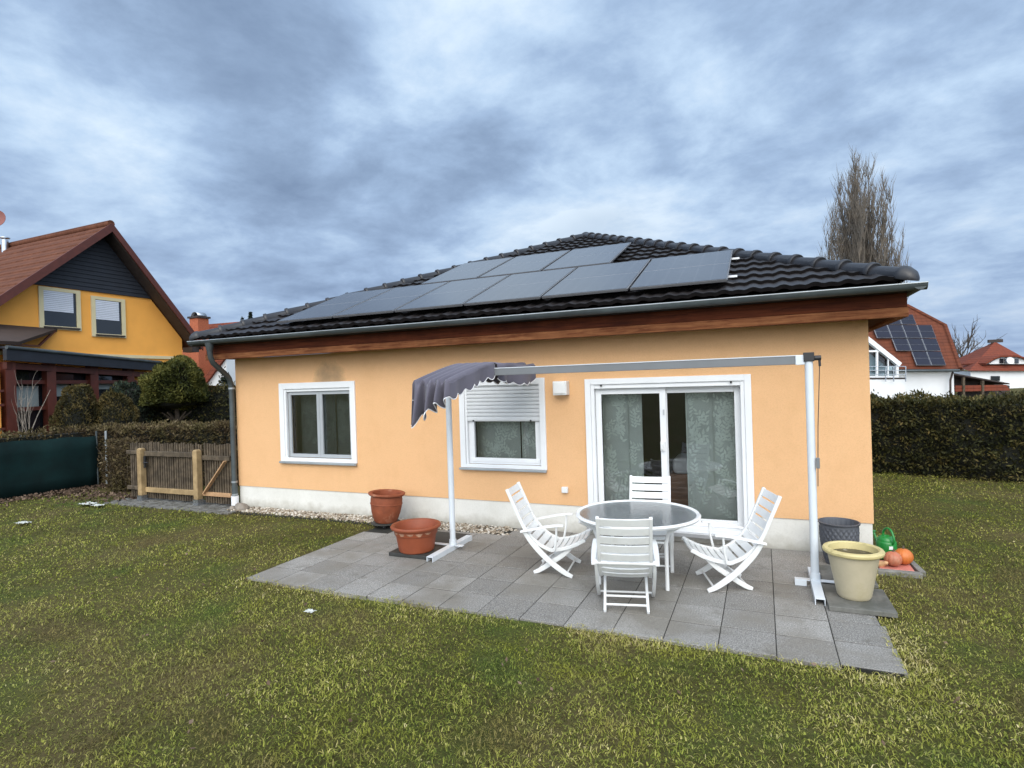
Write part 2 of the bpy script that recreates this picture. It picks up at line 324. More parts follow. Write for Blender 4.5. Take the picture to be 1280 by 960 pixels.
# ------------------------------------------------------------------ mesh helpers
class MB:
    def __init__(s): s.v = []; s.f = []
    def add(s, vs, fs):
        o = len(s.v); s.v.extend([tuple(map(float, p)) for p in vs]); s.f.extend([tuple(i+o for i in f) for f in fs]); return s
    def box(s, x0, x1, y0, y1, z0, z1):
        vs = [(x, y, z) for z in (z0, z1) for y in (y0, y1) for x in (x0, x1)]
        return s.add(vs, [(0, 2, 3, 1), (4, 5, 7, 6), (0, 1, 5, 4), (2, 6, 7, 3), (0, 4, 6, 2), (1, 3, 7, 5)])
    def hexa(s, b4, t4):
        return s.add(list(b4)+list(t4), [(3, 2, 1, 0), (4, 5, 6, 7), (0, 1, 5, 4), (1, 2, 6, 5), (2, 3, 7, 6), (3, 0, 4, 7)])
    def bar(s, a, b, w, h, up=(0, 0, 1)):
        a = Vector(a); b = Vector(b); d = (b-a).normalized(); u = Vector(up)
        if abs(d.dot(u)) > .98: u = Vector((0, 1, 0))
        r = d.cross(u).normalized()*(w/2); u = r.cross(d).normalized()*(h/2)
        q = [(-1, -1), (1, -1), (1, 1), (-1, 1)]
        return s.hexa([a+r*i+u*j for i, j in q], [b+r*i+u*j for i, j in q])
    def tube(s, pts, rad, n=8, cap=True):
        P = [Vector(p) for p in pts]; k = len(P)
        if not hasattr(rad, '__len__'): rad = [rad]*k
        vs = []; fs = []; nrm = None
        for i in range(k):
            d = (P[min(i+1, k-1)]-P[max(i-1, 0)]).normalized()
            if nrm is None:
                a = Vector((0, 0, 1)) if abs(d.z) < .9 else Vector((1, 0, 0)); nrm = d.cross(a).normalized()
            else:
                nrm = (nrm-d*nrm.dot(d)).normalized()
            bi = d.cross(nrm)
            for j in range(n):
                a = 2*PI*j/n; vs.append(P[i]+(nrm*math.cos(a)+bi*math.sin(a))*rad[i])
        for i in range(k-1):
            for j in range(n):
                j2 = (j+1) % n; fs.append((i*n+j, i*n+j2, (i+1)*n+j2, (i+1)*n+j))
        if cap: fs.append(tuple(range(n-1, -1, -1))); fs.append(tuple((k-1)*n+j for j in range(n)))
        return s.add(vs, fs)
    def lathe(s, prof, c=(0, 0, 0), n=40, sx=1, sy=1, fn=None, cap=True):
        vs = []; fs = []; k = len(prof)
        for i, (r, z) in enumerate(prof):
            for j in range(n):
                a = 2*PI*j/n; rr = r+(fn(a, z, i) if fn else 0)
                vs.append((c[0]+rr*math.cos(a)*sx, c[1]+rr*math.sin(a)*sy, c[2]+z))
        for i in range(k-1):
            for j in range(n):
                j2 = (j+1) % n; fs.append((i*n+j, i*n+j2, (i+1)*n+j2, (i+1)*n+j))
        if cap and prof[0][0] > 1e-4: fs.append(tuple(range(n-1, -1, -1)))
        if cap and prof[-1][0] > 1e-4: fs.append(tuple((k-1)*n+j for j in range(n)))
        return s.add(vs, fs)
    def strip(s, pts, y0, y1, th):
        """bar following (x,z) points, from y0 to y1, thickness th (number or list) across the path"""
        k = len(pts); th = th if hasattr(th, '__len__') else [th]*k; vs = []; fs = []
        for i, (x, z) in enumerate(pts):
            a = pts[max(i-1, 0)]; b = pts[min(i+1, k-1)]; dx, dz = b[0]-a[0], b[1]-a[1]; L = math.hypot(dx, dz); nx, nz = -dz/L*th[i]/2, dx/L*th[i]/2
            vs += [(x-nx, y0, z-nz), (x+nx, y0, z+nz), (x+nx, y1, z+nz), (x-nx, y1, z-nz)]
        for i in range(k-1):
            for j in range(4):
                j2 = (j+1) % 4; fs.append((i*4+j, i*4+j2, i*4+4+j2, i*4+4+j))
        fs.append((3, 2, 1, 0)); o = (k-1)*4; fs.append((o, o+1, o+2, o+3)); return s.add(vs, fs)
    def poly(s, pts, thick):
        """flat polygon given thickness vector"""
        n = len(pts); t = np.array(thick); P = [np.array(p, float) for p in pts]
        return s.add([*P, *[p+t for p in P]], [tuple(range(n-1, -1, -1)), tuple(range(n, 2*n))]+[(i, (i+1) % n, n+(i+1) % n, n+i) for i in range(n)])
    def build(s, name, mat, parent=None, smooth=False, bevel=0, world=True, angle=40):
        me = bpy.data.meshes.new(name); off = Vector((0, 0, 0))
        if parent is not None and world:
            p = parent
            while p is not None: off += p.location; p = p.parent
        me.from_pydata([Vector(v)-off for v in s.v], [], s.f)
        bm = bmesh.new(); bm.from_mesh(me); bmesh.ops.recalc_face_normals(bm, faces=bm.faces); bm.to_mesh(me); bm.free()
        o = bpy.data.objects.new(name, me); COL.objects.link(o)
        me.materials.append(mat if not isinstance(mat, str) else M[mat])
        if smooth:
            me.polygons.foreach_set('use_smooth', [True]*len(me.polygons))
            me.set_sharp_from_angle(angle=R(angle))
        if parent is not None: o.parent = parent
        if bevel:
            b = o.modifiers.new('edge', 'BEVEL'); b.width = bevel; b.segments = 2; b.limit_method = 'ANGLE'
        return o
def fmesh(name, V, F, mat, parent=None, tint=None, smooth=False, world=True):
    V = np.asarray(V, np.float32).copy(); F = np.asarray(F, np.int32); k = F.shape[1]
    if parent is not None and world: V -= np.array(parent.location, np.float32)
    me = bpy.data.meshes.new(name)
    me.vertices.add(len(V)); me.vertices.foreach_set('co', V.ravel())
    me.loops.add(F.size); me.loops.foreach_set('vertex_index', F.ravel())
    me.polygons.add(len(F)); me.polygons.foreach_set('loop_start', np.arange(0, F.size, k, dtype=np.int32))
    try: me.polygons.foreach_set('loop_total', np.full(len(F), k, np.int32))
    except Exception: pass
    if smooth: me.polygons.foreach_set('use_smooth', np.ones(len(F), bool))
    me.update(calc_edges=True)
    if tint is not None:
        a = me.attributes.new('tint', 'FLOAT', 'POINT'); a.data.foreach_set('value', np.asarray(tint, np.float32))
    me.validate()
    o = bpy.data.objects.new(name, me); COL.objects.link(o); me.materials.append(M[mat])
    if parent is not None: o.parent = parent
    return o
def root(name, label, cat, loc=(0, 0, 0), rot=0, group=None):
    o = bpy.data.objects.new(name, None); COL.objects.link(o); o.location = loc; o.rotation_euler = (0, 0, rot)
    o.empty_display_size = .1; return tag(o, label, cat, group)
def tag(o, label, cat, group=None, kind=None):
    o['label'] = label; o['category'] = cat
    if group: o['group'] = group
    if kind: o['kind'] = kind
    return o
def struct(o):
    o['kind'] = 'structure'; return o
def copy_tree(o, parent=None):
    c = o.copy(); COL.objects.link(c); c.parent = parent
    for ch in list(o.children): copy_tree(ch, c)
    return c
def leaves(C, size, asp=.45, up=0.0, N=None):
    """small diamond leaves at centres C; N = preferred direction of each leaf's long axis"""
    n = len(C); d = rng.normal(size=(n, 3))
    if N is not None: d = d*.75+N
    d[:, 2] += up; d /= np.linalg.norm(d, axis=1)[:, None]
    e = np.cross(d, rng.normal(size=(n, 3))); e /= np.linalg.norm(e, axis=1)[:, None]
    s = (size*rng.uniform(.6, 1.4, n))[:, None]
    V = np.stack([C-d*s*.5, C+e*s*asp*.5, C+d*s*.5, C-e*s*asp*.5], 1).reshape(-1, 3)
    return V, np.arange(4*n).reshape(n, 4)
def vnoise(P, sc, seed=0):
    """cheap smooth value noise, 0..1"""
    r = np.random.default_rng(seed); t = np.zeros(len(P))
    for k in range(7):
        w = r.normal(size=3); w = w/np.linalg.norm(w)*sc*r.uniform(.5, 1.9); t += np.sin(P@w*2*PI+r.uniform(0, 6.28))
    return np.clip(.5+t/7.5, 0, 1)

# ------------------------------------------------------------------ ground, patio, path
def ground():
    xs = np.concatenate([np.linspace(-900, -30, 12), np.linspace(-28, 22, 101), np.linspace(25, 900, 12)])
    ys = np.concatenate([np.linspace(-300, -12, 8), np.linspace(-11, 16, 82), np.linspace(18, 1200, 14)])
    X, Y = np.meshgrid(xs, ys); P = np.stack([X.ravel(), Y.ravel(), np.zeros(X.size)], 1)
    z = (vnoise(P, .35, 3)-.5)*.03-.026
    P[:, 2] = z; nx, ny = len(xs), len(ys)
    i = np.arange(nx*ny).reshape(ny, nx); F = np.stack([i[:-1, :-1], i[:-1, 1:], i[1:, 1:], i[1:, :-1]], -1).reshape(-1, 4)
    struct(fmesh('lawn_ground', P, F, 'ground', smooth=True))
ground()
TW = .4; X0 = -6.2326; Y0 = -2.817
def patio():
    mb = MB(); r = random.Random(3)
    for i in range(15):
        for j in range(7):
            x = X0+i*TW; y = Y0+j*TW+(.0 if i % 2 else .012)
            if i == 14: y += .02
            if i <= 4 and j == 6 : continue
            if i == 0 and j >= 5: continue
            g = .0035; z = r.uniform(-.0005, .0025); tx, ty = r.uniform(-.001, .001), r.uniform(-.001, .001)
            x1 = x+TW-g
            if i == 14: x1 -= r.uniform(-.01, .045)
            h = .005; a, b, c, d = (x+g, y+h), (x1, y+h), (x1+(r.uniform(-.02, .02) if i == 14 else 0), y+TW-h), (x+g, y+TW-h)
            e = .004
            base = [(*q, -.06) for q in (a, b, c, d)]
            cx, cy = x+TW/2, y+TW/2
            top = [(q[0]+(e if q[0] < cx else -e), q[1]+(e if q[1] < cy else -e), z+(q[0]-cx)*tx*5+(q[1]-cy)*ty*5) for q in (a, b, c, d)]
            mid = [(*q, z-.0025) for q in (a, b, c, d)]
            mb.add([*base, *mid, *top], [(0, 1, 5, 4), (1, 2, 6, 5), (2, 3, 7, 6), (3, 0, 4, 7), (4, 5, 9, 8), (5, 6, 10, 9), (6, 7, 11, 10), (7, 4, 8, 11), (8, 9, 10, 11)])
    struct(mb.build('patio', 'patio'))
    struct(MB().box(X0+.02, X0+15*TW-.03, Y0+.02, -.02, -.1, -.0035).build('patio_bed', 'joint'))
patio()
def path():
    mb = MB(); r = random.Random(8)
    for i in range(26):
        for j in range(6):
            x = -12.5+i*.125; y = -.52+j*.125+(.03 if i % 2 else 0)
            mb.box(x+.006, x+.119, y+.006, y+.119, -.08, r.uniform(-.012, .0))
    struct(mb.build('path', 'path', bevel=.006))
path()

# ------------------------------------------------------------------ bungalow
H = root('bungalow', 'peach rendered bungalow with dark hipped roof and solar panels', 'house', (0, 0, 0))
XL, XRw = -9.55, 0.0; DEP = 12.0; WT = 2.58; PZ = .355
OPEN = [(-8.50, -6.98, .84, 2.09), (-5.07, -3.79, .84, 2.04), (-3.19, -1.215, .12, 2.0)]
def house_walls():
    mb = MB(); xs = XL
    T = .34
    def seg(x0, x1, z0, z1): mb.box(x0, x1, 0, T, z0, z1)
    prev = XL
    for (a, b, z0, z1) in OPEN:
        seg(prev, a, PZ, WT)
        if z0 > PZ: seg(a, b, PZ, z0)
        seg(a, b, z1, WT); prev = b
    seg(prev, XRw, PZ, WT)
    mb.box(XL, XL+T, T, DEP, PZ, WT); mb.box(XRw-T, XRw, T, DEP, PZ, WT); mb.box(XL, XRw, DEP, DEP+T, PZ, WT)
    mb.build('wall', 'wall', H)
    pb = MB(); d = .012
    pb.box(XL+d, OPEN[2][0], d, .34, -.1, PZ-.002); pb.box(OPEN[2][0], OPEN[2][1], d, .34, -.1, .10); pb.box(OPEN[2][1], XRw-d, d, .34, -.1, PZ-.002)
    pb.box(XL+d, XL+.34, .34, DEP, -.1, PZ-.002); pb.box(XRw-.34, XRw-d, .34, DEP, -.1, PZ-.002)
    pb.build('plinth', 'plinth', H)
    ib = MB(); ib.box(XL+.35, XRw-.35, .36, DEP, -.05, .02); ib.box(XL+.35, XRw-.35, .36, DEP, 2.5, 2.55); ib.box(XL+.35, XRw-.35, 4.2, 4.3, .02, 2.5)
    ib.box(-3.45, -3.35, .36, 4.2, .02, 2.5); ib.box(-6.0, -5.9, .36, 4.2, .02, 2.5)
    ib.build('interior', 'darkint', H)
house_walls()
def frame_rect(mb, x0, x1, z0, z1, w, y0, y1, bottom=True, wb=None):
    wb = w if wb is None else wb
    mb.box(x0, x0+w, y0, y1, z0, z1); mb.box(x1-w, x1, y0, y1, z0, z1)
    mb.box(x0+w, x1-w, y0, y1, z1-w, z1)
    if bottom: mb.box(x0+w, x1-w, y0, y1, z0, z0+wb)
def leaf_sprigs(mb, x0, x1, z0, z1, y, n, seed):
    r = random.Random(seed); cnt = [0]
    def leaf(x, z, a, L):
        w = L*.2; ca, sa = math.cos(a), math.sin(a)
        p = [(0, 0), (.3*L, w), (.65*L, w*.75), (L, 0), (.65*L, -w*.75), (.3*L, -w)]
        q = [(x+u*ca-v*sa, z+u*sa+v*ca) for u, v in p]
        if min(t[0] for t in q) < x0 or max(t[0] for t in q) > x1 or min(t[1] for t in q) < z0 or max(t[1] for t in q) > z1: return
        cnt[0] += 1; yy = y-.00012*(cnt[0] % 60); mb.add([(a_, yy, b_) for a_, b_ in q], [(0, 1, 2, 3, 4, 5)])
    for k in range(n):
        x = r.uniform(x0, x1); z = r.uniform(z0, z1); a = r.uniform(.4, 2.7); L = r.uniform(.05, .085)
        for s in range(r.randint(3, 5)):
            leaf(x+math.cos(a)*.015, z+math.sin(a)*.015, a+.75, L); leaf(x-math.cos(a)*.0, z, a-.75, L)
            x += math.cos(a)*L*.72; z += math.sin(a)*L*.72; a += r.uniform(-.3, .3)
        leaf(x, z, a, L)
def curtain(parent, panels, z0, z1, seed, y=.3):
    for k, (a, b) in enumerate(panels):
        yy = y+.03*(k % 2)
        c = MB(); n = 10
        c.box(a, b, yy, yy+.004, z0, z1)
        o = c.build('curtain', 'curtain', parent)
        p = MB(); leaf_sprigs(p, a+.01, b-.01, z0+.02, z1-.02, yy-.003, int((b-a)*(z1-z0)*55), seed+k)
        p.box(a, a+.008, yy-.002, yy, z0, z1)
        p.build('leaf_print', 'leafprint', o)
def window_left():
    x0, x1, z0, z1 = OPEN[0]
    w = MB(); frame_rect(w, x0-.03, x1+.03, z0-.02, z1+.03, .10, -.025, .02, wb=.06)
    w.box(x0+.07, x0+.11, -.012, .04, z0+.04, z1-.06)
    w.box(x0+.11, x1-.07, .0, .05, z1-.115, z1-.07)
    win = w.build('window', 'upvc', H, bevel=.004); win['label'] = 'left window with grey screen frames'
    MB().box(x0-.035, x1+.035, -.06, -.026, z0-.055, z0-.021).build('sill', 'zincedge', win, bevel=.004)
    g = MB(); a0, a1, b0, b1 = x0+.12, x1-.07, z0+.045, z1-.116; mid = (a0+a1)/2
    frame_rect(g, a0, mid-.002, b0, b1, .055, .03, .06); frame_rect(g, mid+.002, a1, b0, b1, .055, .03, .06)
    g.build('sash', 'upvc_grey', win, bevel=.004)
    MB().box(a0+.05, a1-.05, .07, .078, b0+.05, b1-.05).build('pane', 'glassscreen', win)
    curtain(win, [(a0+.02, -7.62), (-7.61, -7.16)], b0+.0, b1+.1, 31, .3)
def window_mid():
    x0, x1, z0, z1 = OPEN[1]
    w = MB(); frame_rect(w, x0-.02, x1+.02, z0-.02, z1+.03, .085, -.025, .02, wb=.05)
    w.box(x0+.068, x0+.10, -.012, .04, z0+.03, z1-.05)
    win = w.build('window', 'upvc', H, bevel=.004); win['label'] = 'middle window with half lowered white roller shutter'
    MB().box(x0-.025, x1+.025, -.07, -.026, z0-.05, z0-.021).build('sill', 'zincedge', win, bevel=.004)
    g = MB(); a0, a1, b0, b1 = x0+.10, x1-.068, z0+.031, z1-.05; frame_rect(g, a0, a1, b0, b1, .085, .03, .09); g.box(a0+.02, a1-.02, .02, .05, b0+.03, b0+.08)
    g.build('sash', 'upvc', win, bevel=.004)
    MB().box(a0+.08, a1-.08, .06, .068, b0+.08, b1-.08).build('pane', 'glass', win)
    s = MB(); zb = 1.475; k = 0
    z = zb
    pts = []
    while z < z1-.055:
        h = .052 if k else .07
        pts += [(.012, z+.001), (-.004, z+h*.15), (-.008, z+h*.5), (-.004, z+h*.85), (.012, z+h-.001)]
        z += h; k += 1
    vs = []; fs = []
    for y, zz in pts: vs += [(x0+.066, y, zz), (x1-.066, y, zz)]
    for i in range(len(pts)-1): fs.append((2*i, 2*i+1, 2*i+3, 2*i+2))
    s.add(vs, fs); s.box(x0+.066, x1-.066, .013, .018, zb, z)
    sh = s.build('shutter', 'shutter', win, smooth=True, angle=50)
    for xx in (x0+.2, x1-.2): MB().tube([(xx, -.02, zb+.012), (xx, .0, zb+.012)], .012, 8).build('stopper', 'black', sh)
    curtain(win, [(a0+.0, -4.28), (-4.27, -3.9)], b0, 1.9, 51, .3)
def patio_door():
    x0, x1, z0, z1 = OPEN[2]
    w = MB(); frame_rect(w, x0-.02, x1+.02, .17, z1+.03, .075, -.025, .03, bottom=False)
    w.box(x0+.056, x0+.10, -.012, .05, .17, z1-.045); w.box(x1-.10, x1-.056, -.012, .05, .17, z1-.045)
    w.box(x0+.10, x1-.10, -.005, .05, z1-.10, z1-.046)
    w.box(x0-.02, x1+.02, -.03, .12, .10, .17)
    d = w.build('patio_door', 'upvc', H, bevel=.004)
    for xx in (x0+.2, x1-.2): MB().tube([(xx, -.03, z1-.06), (xx, -.0, z1-.06)], .013, 8).build('stopper', 'black', d)
    MB().box(x0-.03, x1+.03, -.10, -.031, .075, .125).build('threshold', 'alu', d, bevel=.004)
    a0, a1 = x0+.10, x1-.10; b0, b1 = .172, z1-.101; mid = -2.225
    for (p, q, yy) in ((a0, mid+.035, .055), (mid-.03, a1, .10)):
        s = MB(); frame_rect(s, p, q, b0, b1, .075, yy, yy+.04, wb=.09)
        so = s.build('sash', 'upvc', d, bevel=.004)
        MB().box(p+.07, q-.07, yy+.015, yy+.022, b0+.08, b1-.07).build('pane', 'glass', so)
    h = MB().box(mid-.04, mid+.015, .02, .054, 1.10, 1.22).box(mid-.035, mid-.005, .0, .02, 1.12, 1.2)
    h.build('handle', 'plastic', d, bevel=.006)
    MB().box(mid+.0, mid+.018, .04, .0545, 1.55, 1.62).build('lock', 'alu', d)
    curtain(d, [(a0+.03, -2.72), (-2.75, -2.54)], .2, 1.97, 71, .30)
    curtain(d, [(-1.98, -1.66), (-1.67, -1.24)], .2, 1.97, 91, .30)
window_left(); window_mid(); patio_door()
MB().box(-3.615, -3.425, -.13, -.001, 1.83, 2.015).box(-3.6, -3.44, -.145, -.131, 1.85, 2.0).build('vent_box', 'plastic', H, bevel=.012)
MB().box(-3.565, -3.48, -.05, -.001, .525, .605).build('socket_box', 'plastic', H, bevel=.008)

# roof
EY = -.5; EZ = 2.90; SL = .397; AX, AY, AZ = -4.72, 5.55, 5.30; EXL, EXR = -9.93, .30; BY = 7.0; EYB = 13.05
def tiled(mb, O, U, V, slope, L0, L1, n_course, vmax, wid=.3):
    """pantiled slope: O eave origin, U along eave, V horizontal up-slope; L0/L1(v) limits along U"""
    O = np.array(O, float); U = np.array(U, float); V = np.array(V, float); sub = 10
    du = wid/sub; n = int(math.ceil((L1(0)-L0(0))/du))+1; us = L0(0)+np.arange(n)*du
    ph = (us/wid) % 1.0
    prof = .026*np.clip(np.cos(2*PI*(ph-.2)), 0, 1)**1.0+.012*np.clip(np.cos(2*PI*(ph-.68)), 0, 1)**1.5
    dv = vmax/n_course
    for c in range(n_course):
        rows = []
        for (v, lift) in ((c*dv+.035, .030), (c*dv-.006, .052), (min((c+1)*dv+.03, vmax), .010)):
            a, b = L0(v), L1(v); uu = np.clip(us, a, b); lo = lift if lift != .030 else -.004
            P = O+uu[:, None]*U+v*V; P[:, 2] += slope*v+prof+lo; rows.append(P)
        o = len(mb.v); mb.v.extend([tuple(p) for r_ in rows for p in r_])
        for k in range(2):
            ua = np.clip(us, L0((c+(k))*dv if k else c*dv), L1(c*dv))
            for i in range(n-1):
                if us[i+1] <= L0(c*dv) or us[i] >= L1(c*dv): continue
                mb.f.append((o+k*n+i, o+k*n+i+1, o+(k+1)*n+i+1, o+(k+1)*n+i))
vm = AY-EY
mb = MB()
tiled(mb, (0, EY, EZ), (1, 0, 0), (0, 1, 0), SL, lambda v: EXL+(AX-EXL)*v/vm, lambda v: EXR+(AX-EXR)*v/vm, 19, vm)
sxR = EXR-AX; slR = (AZ-EZ)/sxR
tiled(mb, (EXR, 0, EZ), (0, 1, 0), (-1, 0, 0), slR, lambda v: EY+vm*v/sxR, lambda v: EYB+(BY-EYB)*v/sxR, 16, sxR)
sxL = AX-EXL; slL = (AZ-EZ)/sxL
tiled(mb, (EXL, 0, EZ), (0, 1, 0), (1, 0, 0), slL, lambda v: EY+vm*v/sxL, lambda v: EYB+(BY-EYB)*v/sxL, 16, sxL)
roof = mb.build('roof', 'rooftile', H, smooth=True, angle=35)
# underlay so no light gets in
ub = MB(); q = .05
ub.add([(EXL, EY, EZ-q), (EXR, EY, EZ-q), (AX, AY, AZ-q), (EXR, EYB, EZ-q), (EXL, EYB, EZ-q), (AX, BY, AZ-q)], [(0, 1, 2), (1, 3, 5, 2), (3, 4, 5), (4, 0, 2, 5)])
ub.build('underlay', 'darkwood', roof)
def hip_caps(a, b, n):
    m = MB(); a = Vector(a); b = Vector(b); d = (b-a); L = d.length; d.normalize()
    side = d.cross(Vector((0, 0, 1))).normalized(); up = side.cross(d).normalized()
    N = 10
    for k in range(n):
        s0, s1 = L*k/n, L*(k+1)/n+.03
        prof = [(s0, .108, .016), (s0+.010, .114, .018), (s0+.05, .114, .018), (s0+.06, .104, .012), (s1, .094, .0)]
        if k == 0:
            prof = [(s0-.12, .01, -.01), (s0-.10, .055, .0), (s0-.06, .09, .01), (s0-.01, .107, .015)]+prof[1:]
        if k == n-1: prof = prof[:-1]+[(L+.02, .095, .0)]
        vs = []; fs = []
        for (s, r_, lift) in prof:
            for j in range(N+1):
                t = PI*(j/N*1.16-.08); vs.append(a+d*s+side*math.cos(t)*r_+up*(math.sin(t)*r_*.9+lift))
        for i in range(len(prof)-1):
            for j in range(N): fs.append((i*(N+1)+j, i*(N+1)+j+1, (i+1)*(N+1)+j+1, (i+1)*(N+1)+j))
        fs.append(tuple(range(N+1))); m.add(vs, fs)
    return m
for a, b, n in (((EXR-.03, EY+.04, EZ+.035), (AX, AY, AZ+.02), 22), ((EXL+.03, EY+.04, EZ+.035), (AX, AY, AZ+.02), 22), ((AX, AY, AZ+.02), (AX, BY, AZ+.02), 4)):
    hip_caps(a, b, n).build('hip_cap', 'hiptile', roof, smooth=True, angle=50)
# gutters
def gutter(p0, p1, out, nm='gutter'):
    p0 = np.array(p0, float); p1 = np.array(p1, float); o = np.array(out, float); m = MB(); N = 10; vs = []; fs = []
    for P in (p0, p1):
        for rr in (.060, .055):
            for j in range(N+1):
                t = PI+PI*j/N; vs.append(P+o*(math.cos(t)*-rr)+np.array([0, 0, math.sin(t)*rr*1.0]))
    w = N+1
    for (a, b) in ((0, 2*w), (w, 3*w)):
        for j in range(N): fs.append((a+j, a+j+1, b+j+1, b+j))
    fs.append(tuple(range(w))); fs.append(tuple(2*w+j for j in range(w)))
    m.add(vs, fs); g = m.build(nm, 'zinc', H, smooth=True, angle=50)
    b = MB(); b.tube([p0+o*.060+np.array([0, 0, .004]), p1+o*.060+np.array([0, 0, .004])], .007, 8); b.build('bead', 'zincedge', g, smooth=True)
    return g
GZ = 2.868
gutter((EXL+.0, EY-.06, GZ), (EXR+.115, EY-.06, GZ-.012), (0, -1, 0))
gutter((EXR+.055, EY-.11, GZ-.012), (EXR+.055, EYB, GZ-.012), (1, 0, 0))
gutter((EXL-.06, EY-.0, GZ), (EXL-.06, EYB, GZ), (-1, 0, 0))
# eave timber
MB().box(XL-.2, .285, -.40, -.345, 2.655, 2.80).box(.23, .285, -.344, DEP, 2.655, 2.80).build('fascia', 'timber', H, bevel=.004)
MB().box(XL-.2, .29, -.425, -.34, 2.555, 2.652).box(.20, .29, -.339, DEP, 2.555, 2.652).build('eave_plank', 'timberworn', H, bevel=.006)
MB().box(XL-.2, .199, -.338, -.003, 2.582, 2.612).box(.003, .199, -.001, DEP, 2.582, 2.612).box(XL-.2, XL-.003, -.001, DEP, 2.582, 2.612).build('soffit', 'timber', H)
MB().box(EXL+.03, EXR-.03, -.46, -.41, 2.80, 2.845).build('gutter_board', 'darkwood', H)
# downpipe
dp = MB().tube([(-9.47, -.56, 2.83), (-9.47, -.56, 2.70)], [.075, .05], 14)
dp.tube([(-9.47, -.56, 2.72), (-9.47, -.55, 2.60), (-9.48, -.50, 2.50), (-9.52, -.25, 2.33), (-9.55, -.13, 2.24), (-9.56, -.085, 2.12), (-9.56, -.08, 1.9), (-9.56, -.08, .36)], .044, 14)
dpo = dp.build('downpipe', 'zinc', H, smooth=True)
for z in (2.05, .42, .2): MB().tube([(-9.56, -.08, z), (-9.56, -.08, z+.03)], .052, 14).build('pipe_clip', 'zincedge', dpo, smooth=True)
MB().tube([(-9.56, -.08, .36), (-9.56, -.08, .17)], .049, 14).build('pipe_sleeve', 'zinc', dpo, smooth=True)
MB().tube([(-9.56, -.08, .19), (-9.56, -.08, -.06)], .062, 14).build('pipe_foot', 'whitewall', dpo, smooth=True)

# solar panels: one built, copied with its sub-parts
PT = math.atan(SL)
def solar_panel():
    o = MB().box(0, 1.10, 0, 1.80, 0, .03).build('solar_panel', 'panelframe', None, bevel=.003)
    MB().box(.012, 1.088, .012, .894, .0305, .034).box(.012, 1.088, .906, 1.788, .0305, .034).build('cells', 'cells', o)
    MB().box(.012, 1.088, .895, .905, .0305, .0335).build('midline', 'cellline', o)
    MB().box(1.1005, 1.103, 0, 1.80, .024, .0325).build('edge_trim', 'cellline', o)
    return o
def panel_at(o, x, y):
    o.location = (x, y, EZ+SL*(y-EY)+.125); o.rotation_euler = (PT, 0, 0)
sp0 = solar_panel(); sp0.parent = H
spots = [(-8.17+i*1.133, -.36) for i in range(6)]+[(-6.57+i*1.15, 1.40) for i in range(3)]
for k, (x, y) in enumerate(spots):
    o = sp0 if k == 0 else copy_tree(sp0, H); panel_at(o, x, y)
cb = MB()
for (y, xr) in ((.0, -1.41), (1.0, -1.41), (1.75, -3.3), (2.75, -3.3)):
    z = EZ+SL*(y-EY)+.10; cb.box((-8.2 if y < 1.2 else -6.6), xr+.1, y-.02, y+.02, z-.02, z+.005)
cb.build('mounting_rail', 'alu', H)

# furniture seen inside, behind the glass
t = root('sideboard', 'brown wooden furniture with pale bedding on it, seen inside through the door gap', 'furniture', (-1.95, 1.3, .02))
MB().box(-2.35, -1.3, 1.2, 1.9, .02, .62).build('body', 'wardrobe', t, bevel=.01)
MB().box(-2.3, -1.35, 1.22, 1.88, .62, .85).build('bedding', 'bedding', t, bevel=.06)

# ------------------------------------------------------------------ awning stand
A = root('awning_stand', 'white two post awning stand with grey violet fabric bunched at its left end', 'awning', (-.68, -1.17, 0))
YB = -1.17
for (x, zt) in ((-.665, 2.13), (-4.60, 2.11)):
    p = MB().tube([(x, YB, .03), (x, YB, zt)], .036, 18).build('post', 'whitemetal', A, smooth=True)
MB().box(-4.60, -.78, YB-.022, YB+.022, 2.105, 2.185).build('beam', 'greymetal', A, bevel=.004)
MB().box(-4.60, -.70, YB-.026, YB+.026, 2.186, 2.194).build('beam_cover', 'whitemetal', A)
MB().box(-.779, -.70, YB-.028, YB+.028, 2.10, 2.19).build('beam_end', 'whitemetal', A, bevel=.004)
MB().box(-.71, -.62, YB-.045, YB+.045, 2.13, 2.215).tube([(-.62, YB, 2.16), (-.56, YB, 2.16)], .025, 10).tube([(-.575, YB, 2.15), (-.572, YB, 2.08)], .012, 8).build('crank_head', 'black', A, bevel=.006)
MB().tube([(-.575, YB, 2.09), (-.605, YB-.02, 1.5), (-.62, YB-.03, .95)], .004, 6).build('cord', 'black', A)
MB().box(-.63, -.60, YB-.05, YB-.02, 1.12, 1.22).build('cleat', 'greymetal', A, bevel=.004)
def foot(x, ya, yb, xa, xb):
    f = MB(); w = .04
    f.box(x-w, x+w, ya, yb, .052, .060); f.box(x-w, x-w+.006, ya, yb, .0, .0515); f.box(x+w-.006, x+w, ya, yb, .0, .0515)
    f.build('foot', 'whitemetal', A)
    g = MB().box(xa, x-w-.002, YB-.03, YB+.03, .046, .054).box(x+w+.002, xb, YB-.03, YB+.03, .046, .054)
    g.box(xa, xa+.1, YB-.05, YB+.05, .0, .045)
    g.build('cross_foot', 'whitemetal', A)
    MB().tube([(x, YB, .06), (x, YB, .12)], .045, 16).build('socket', 'whitemetal', A, smooth=True)
foot(-.665, -1.69, -.80, -.84, -.42); foot(-4.60, -1.71, -.74, -5.05, -4.46)
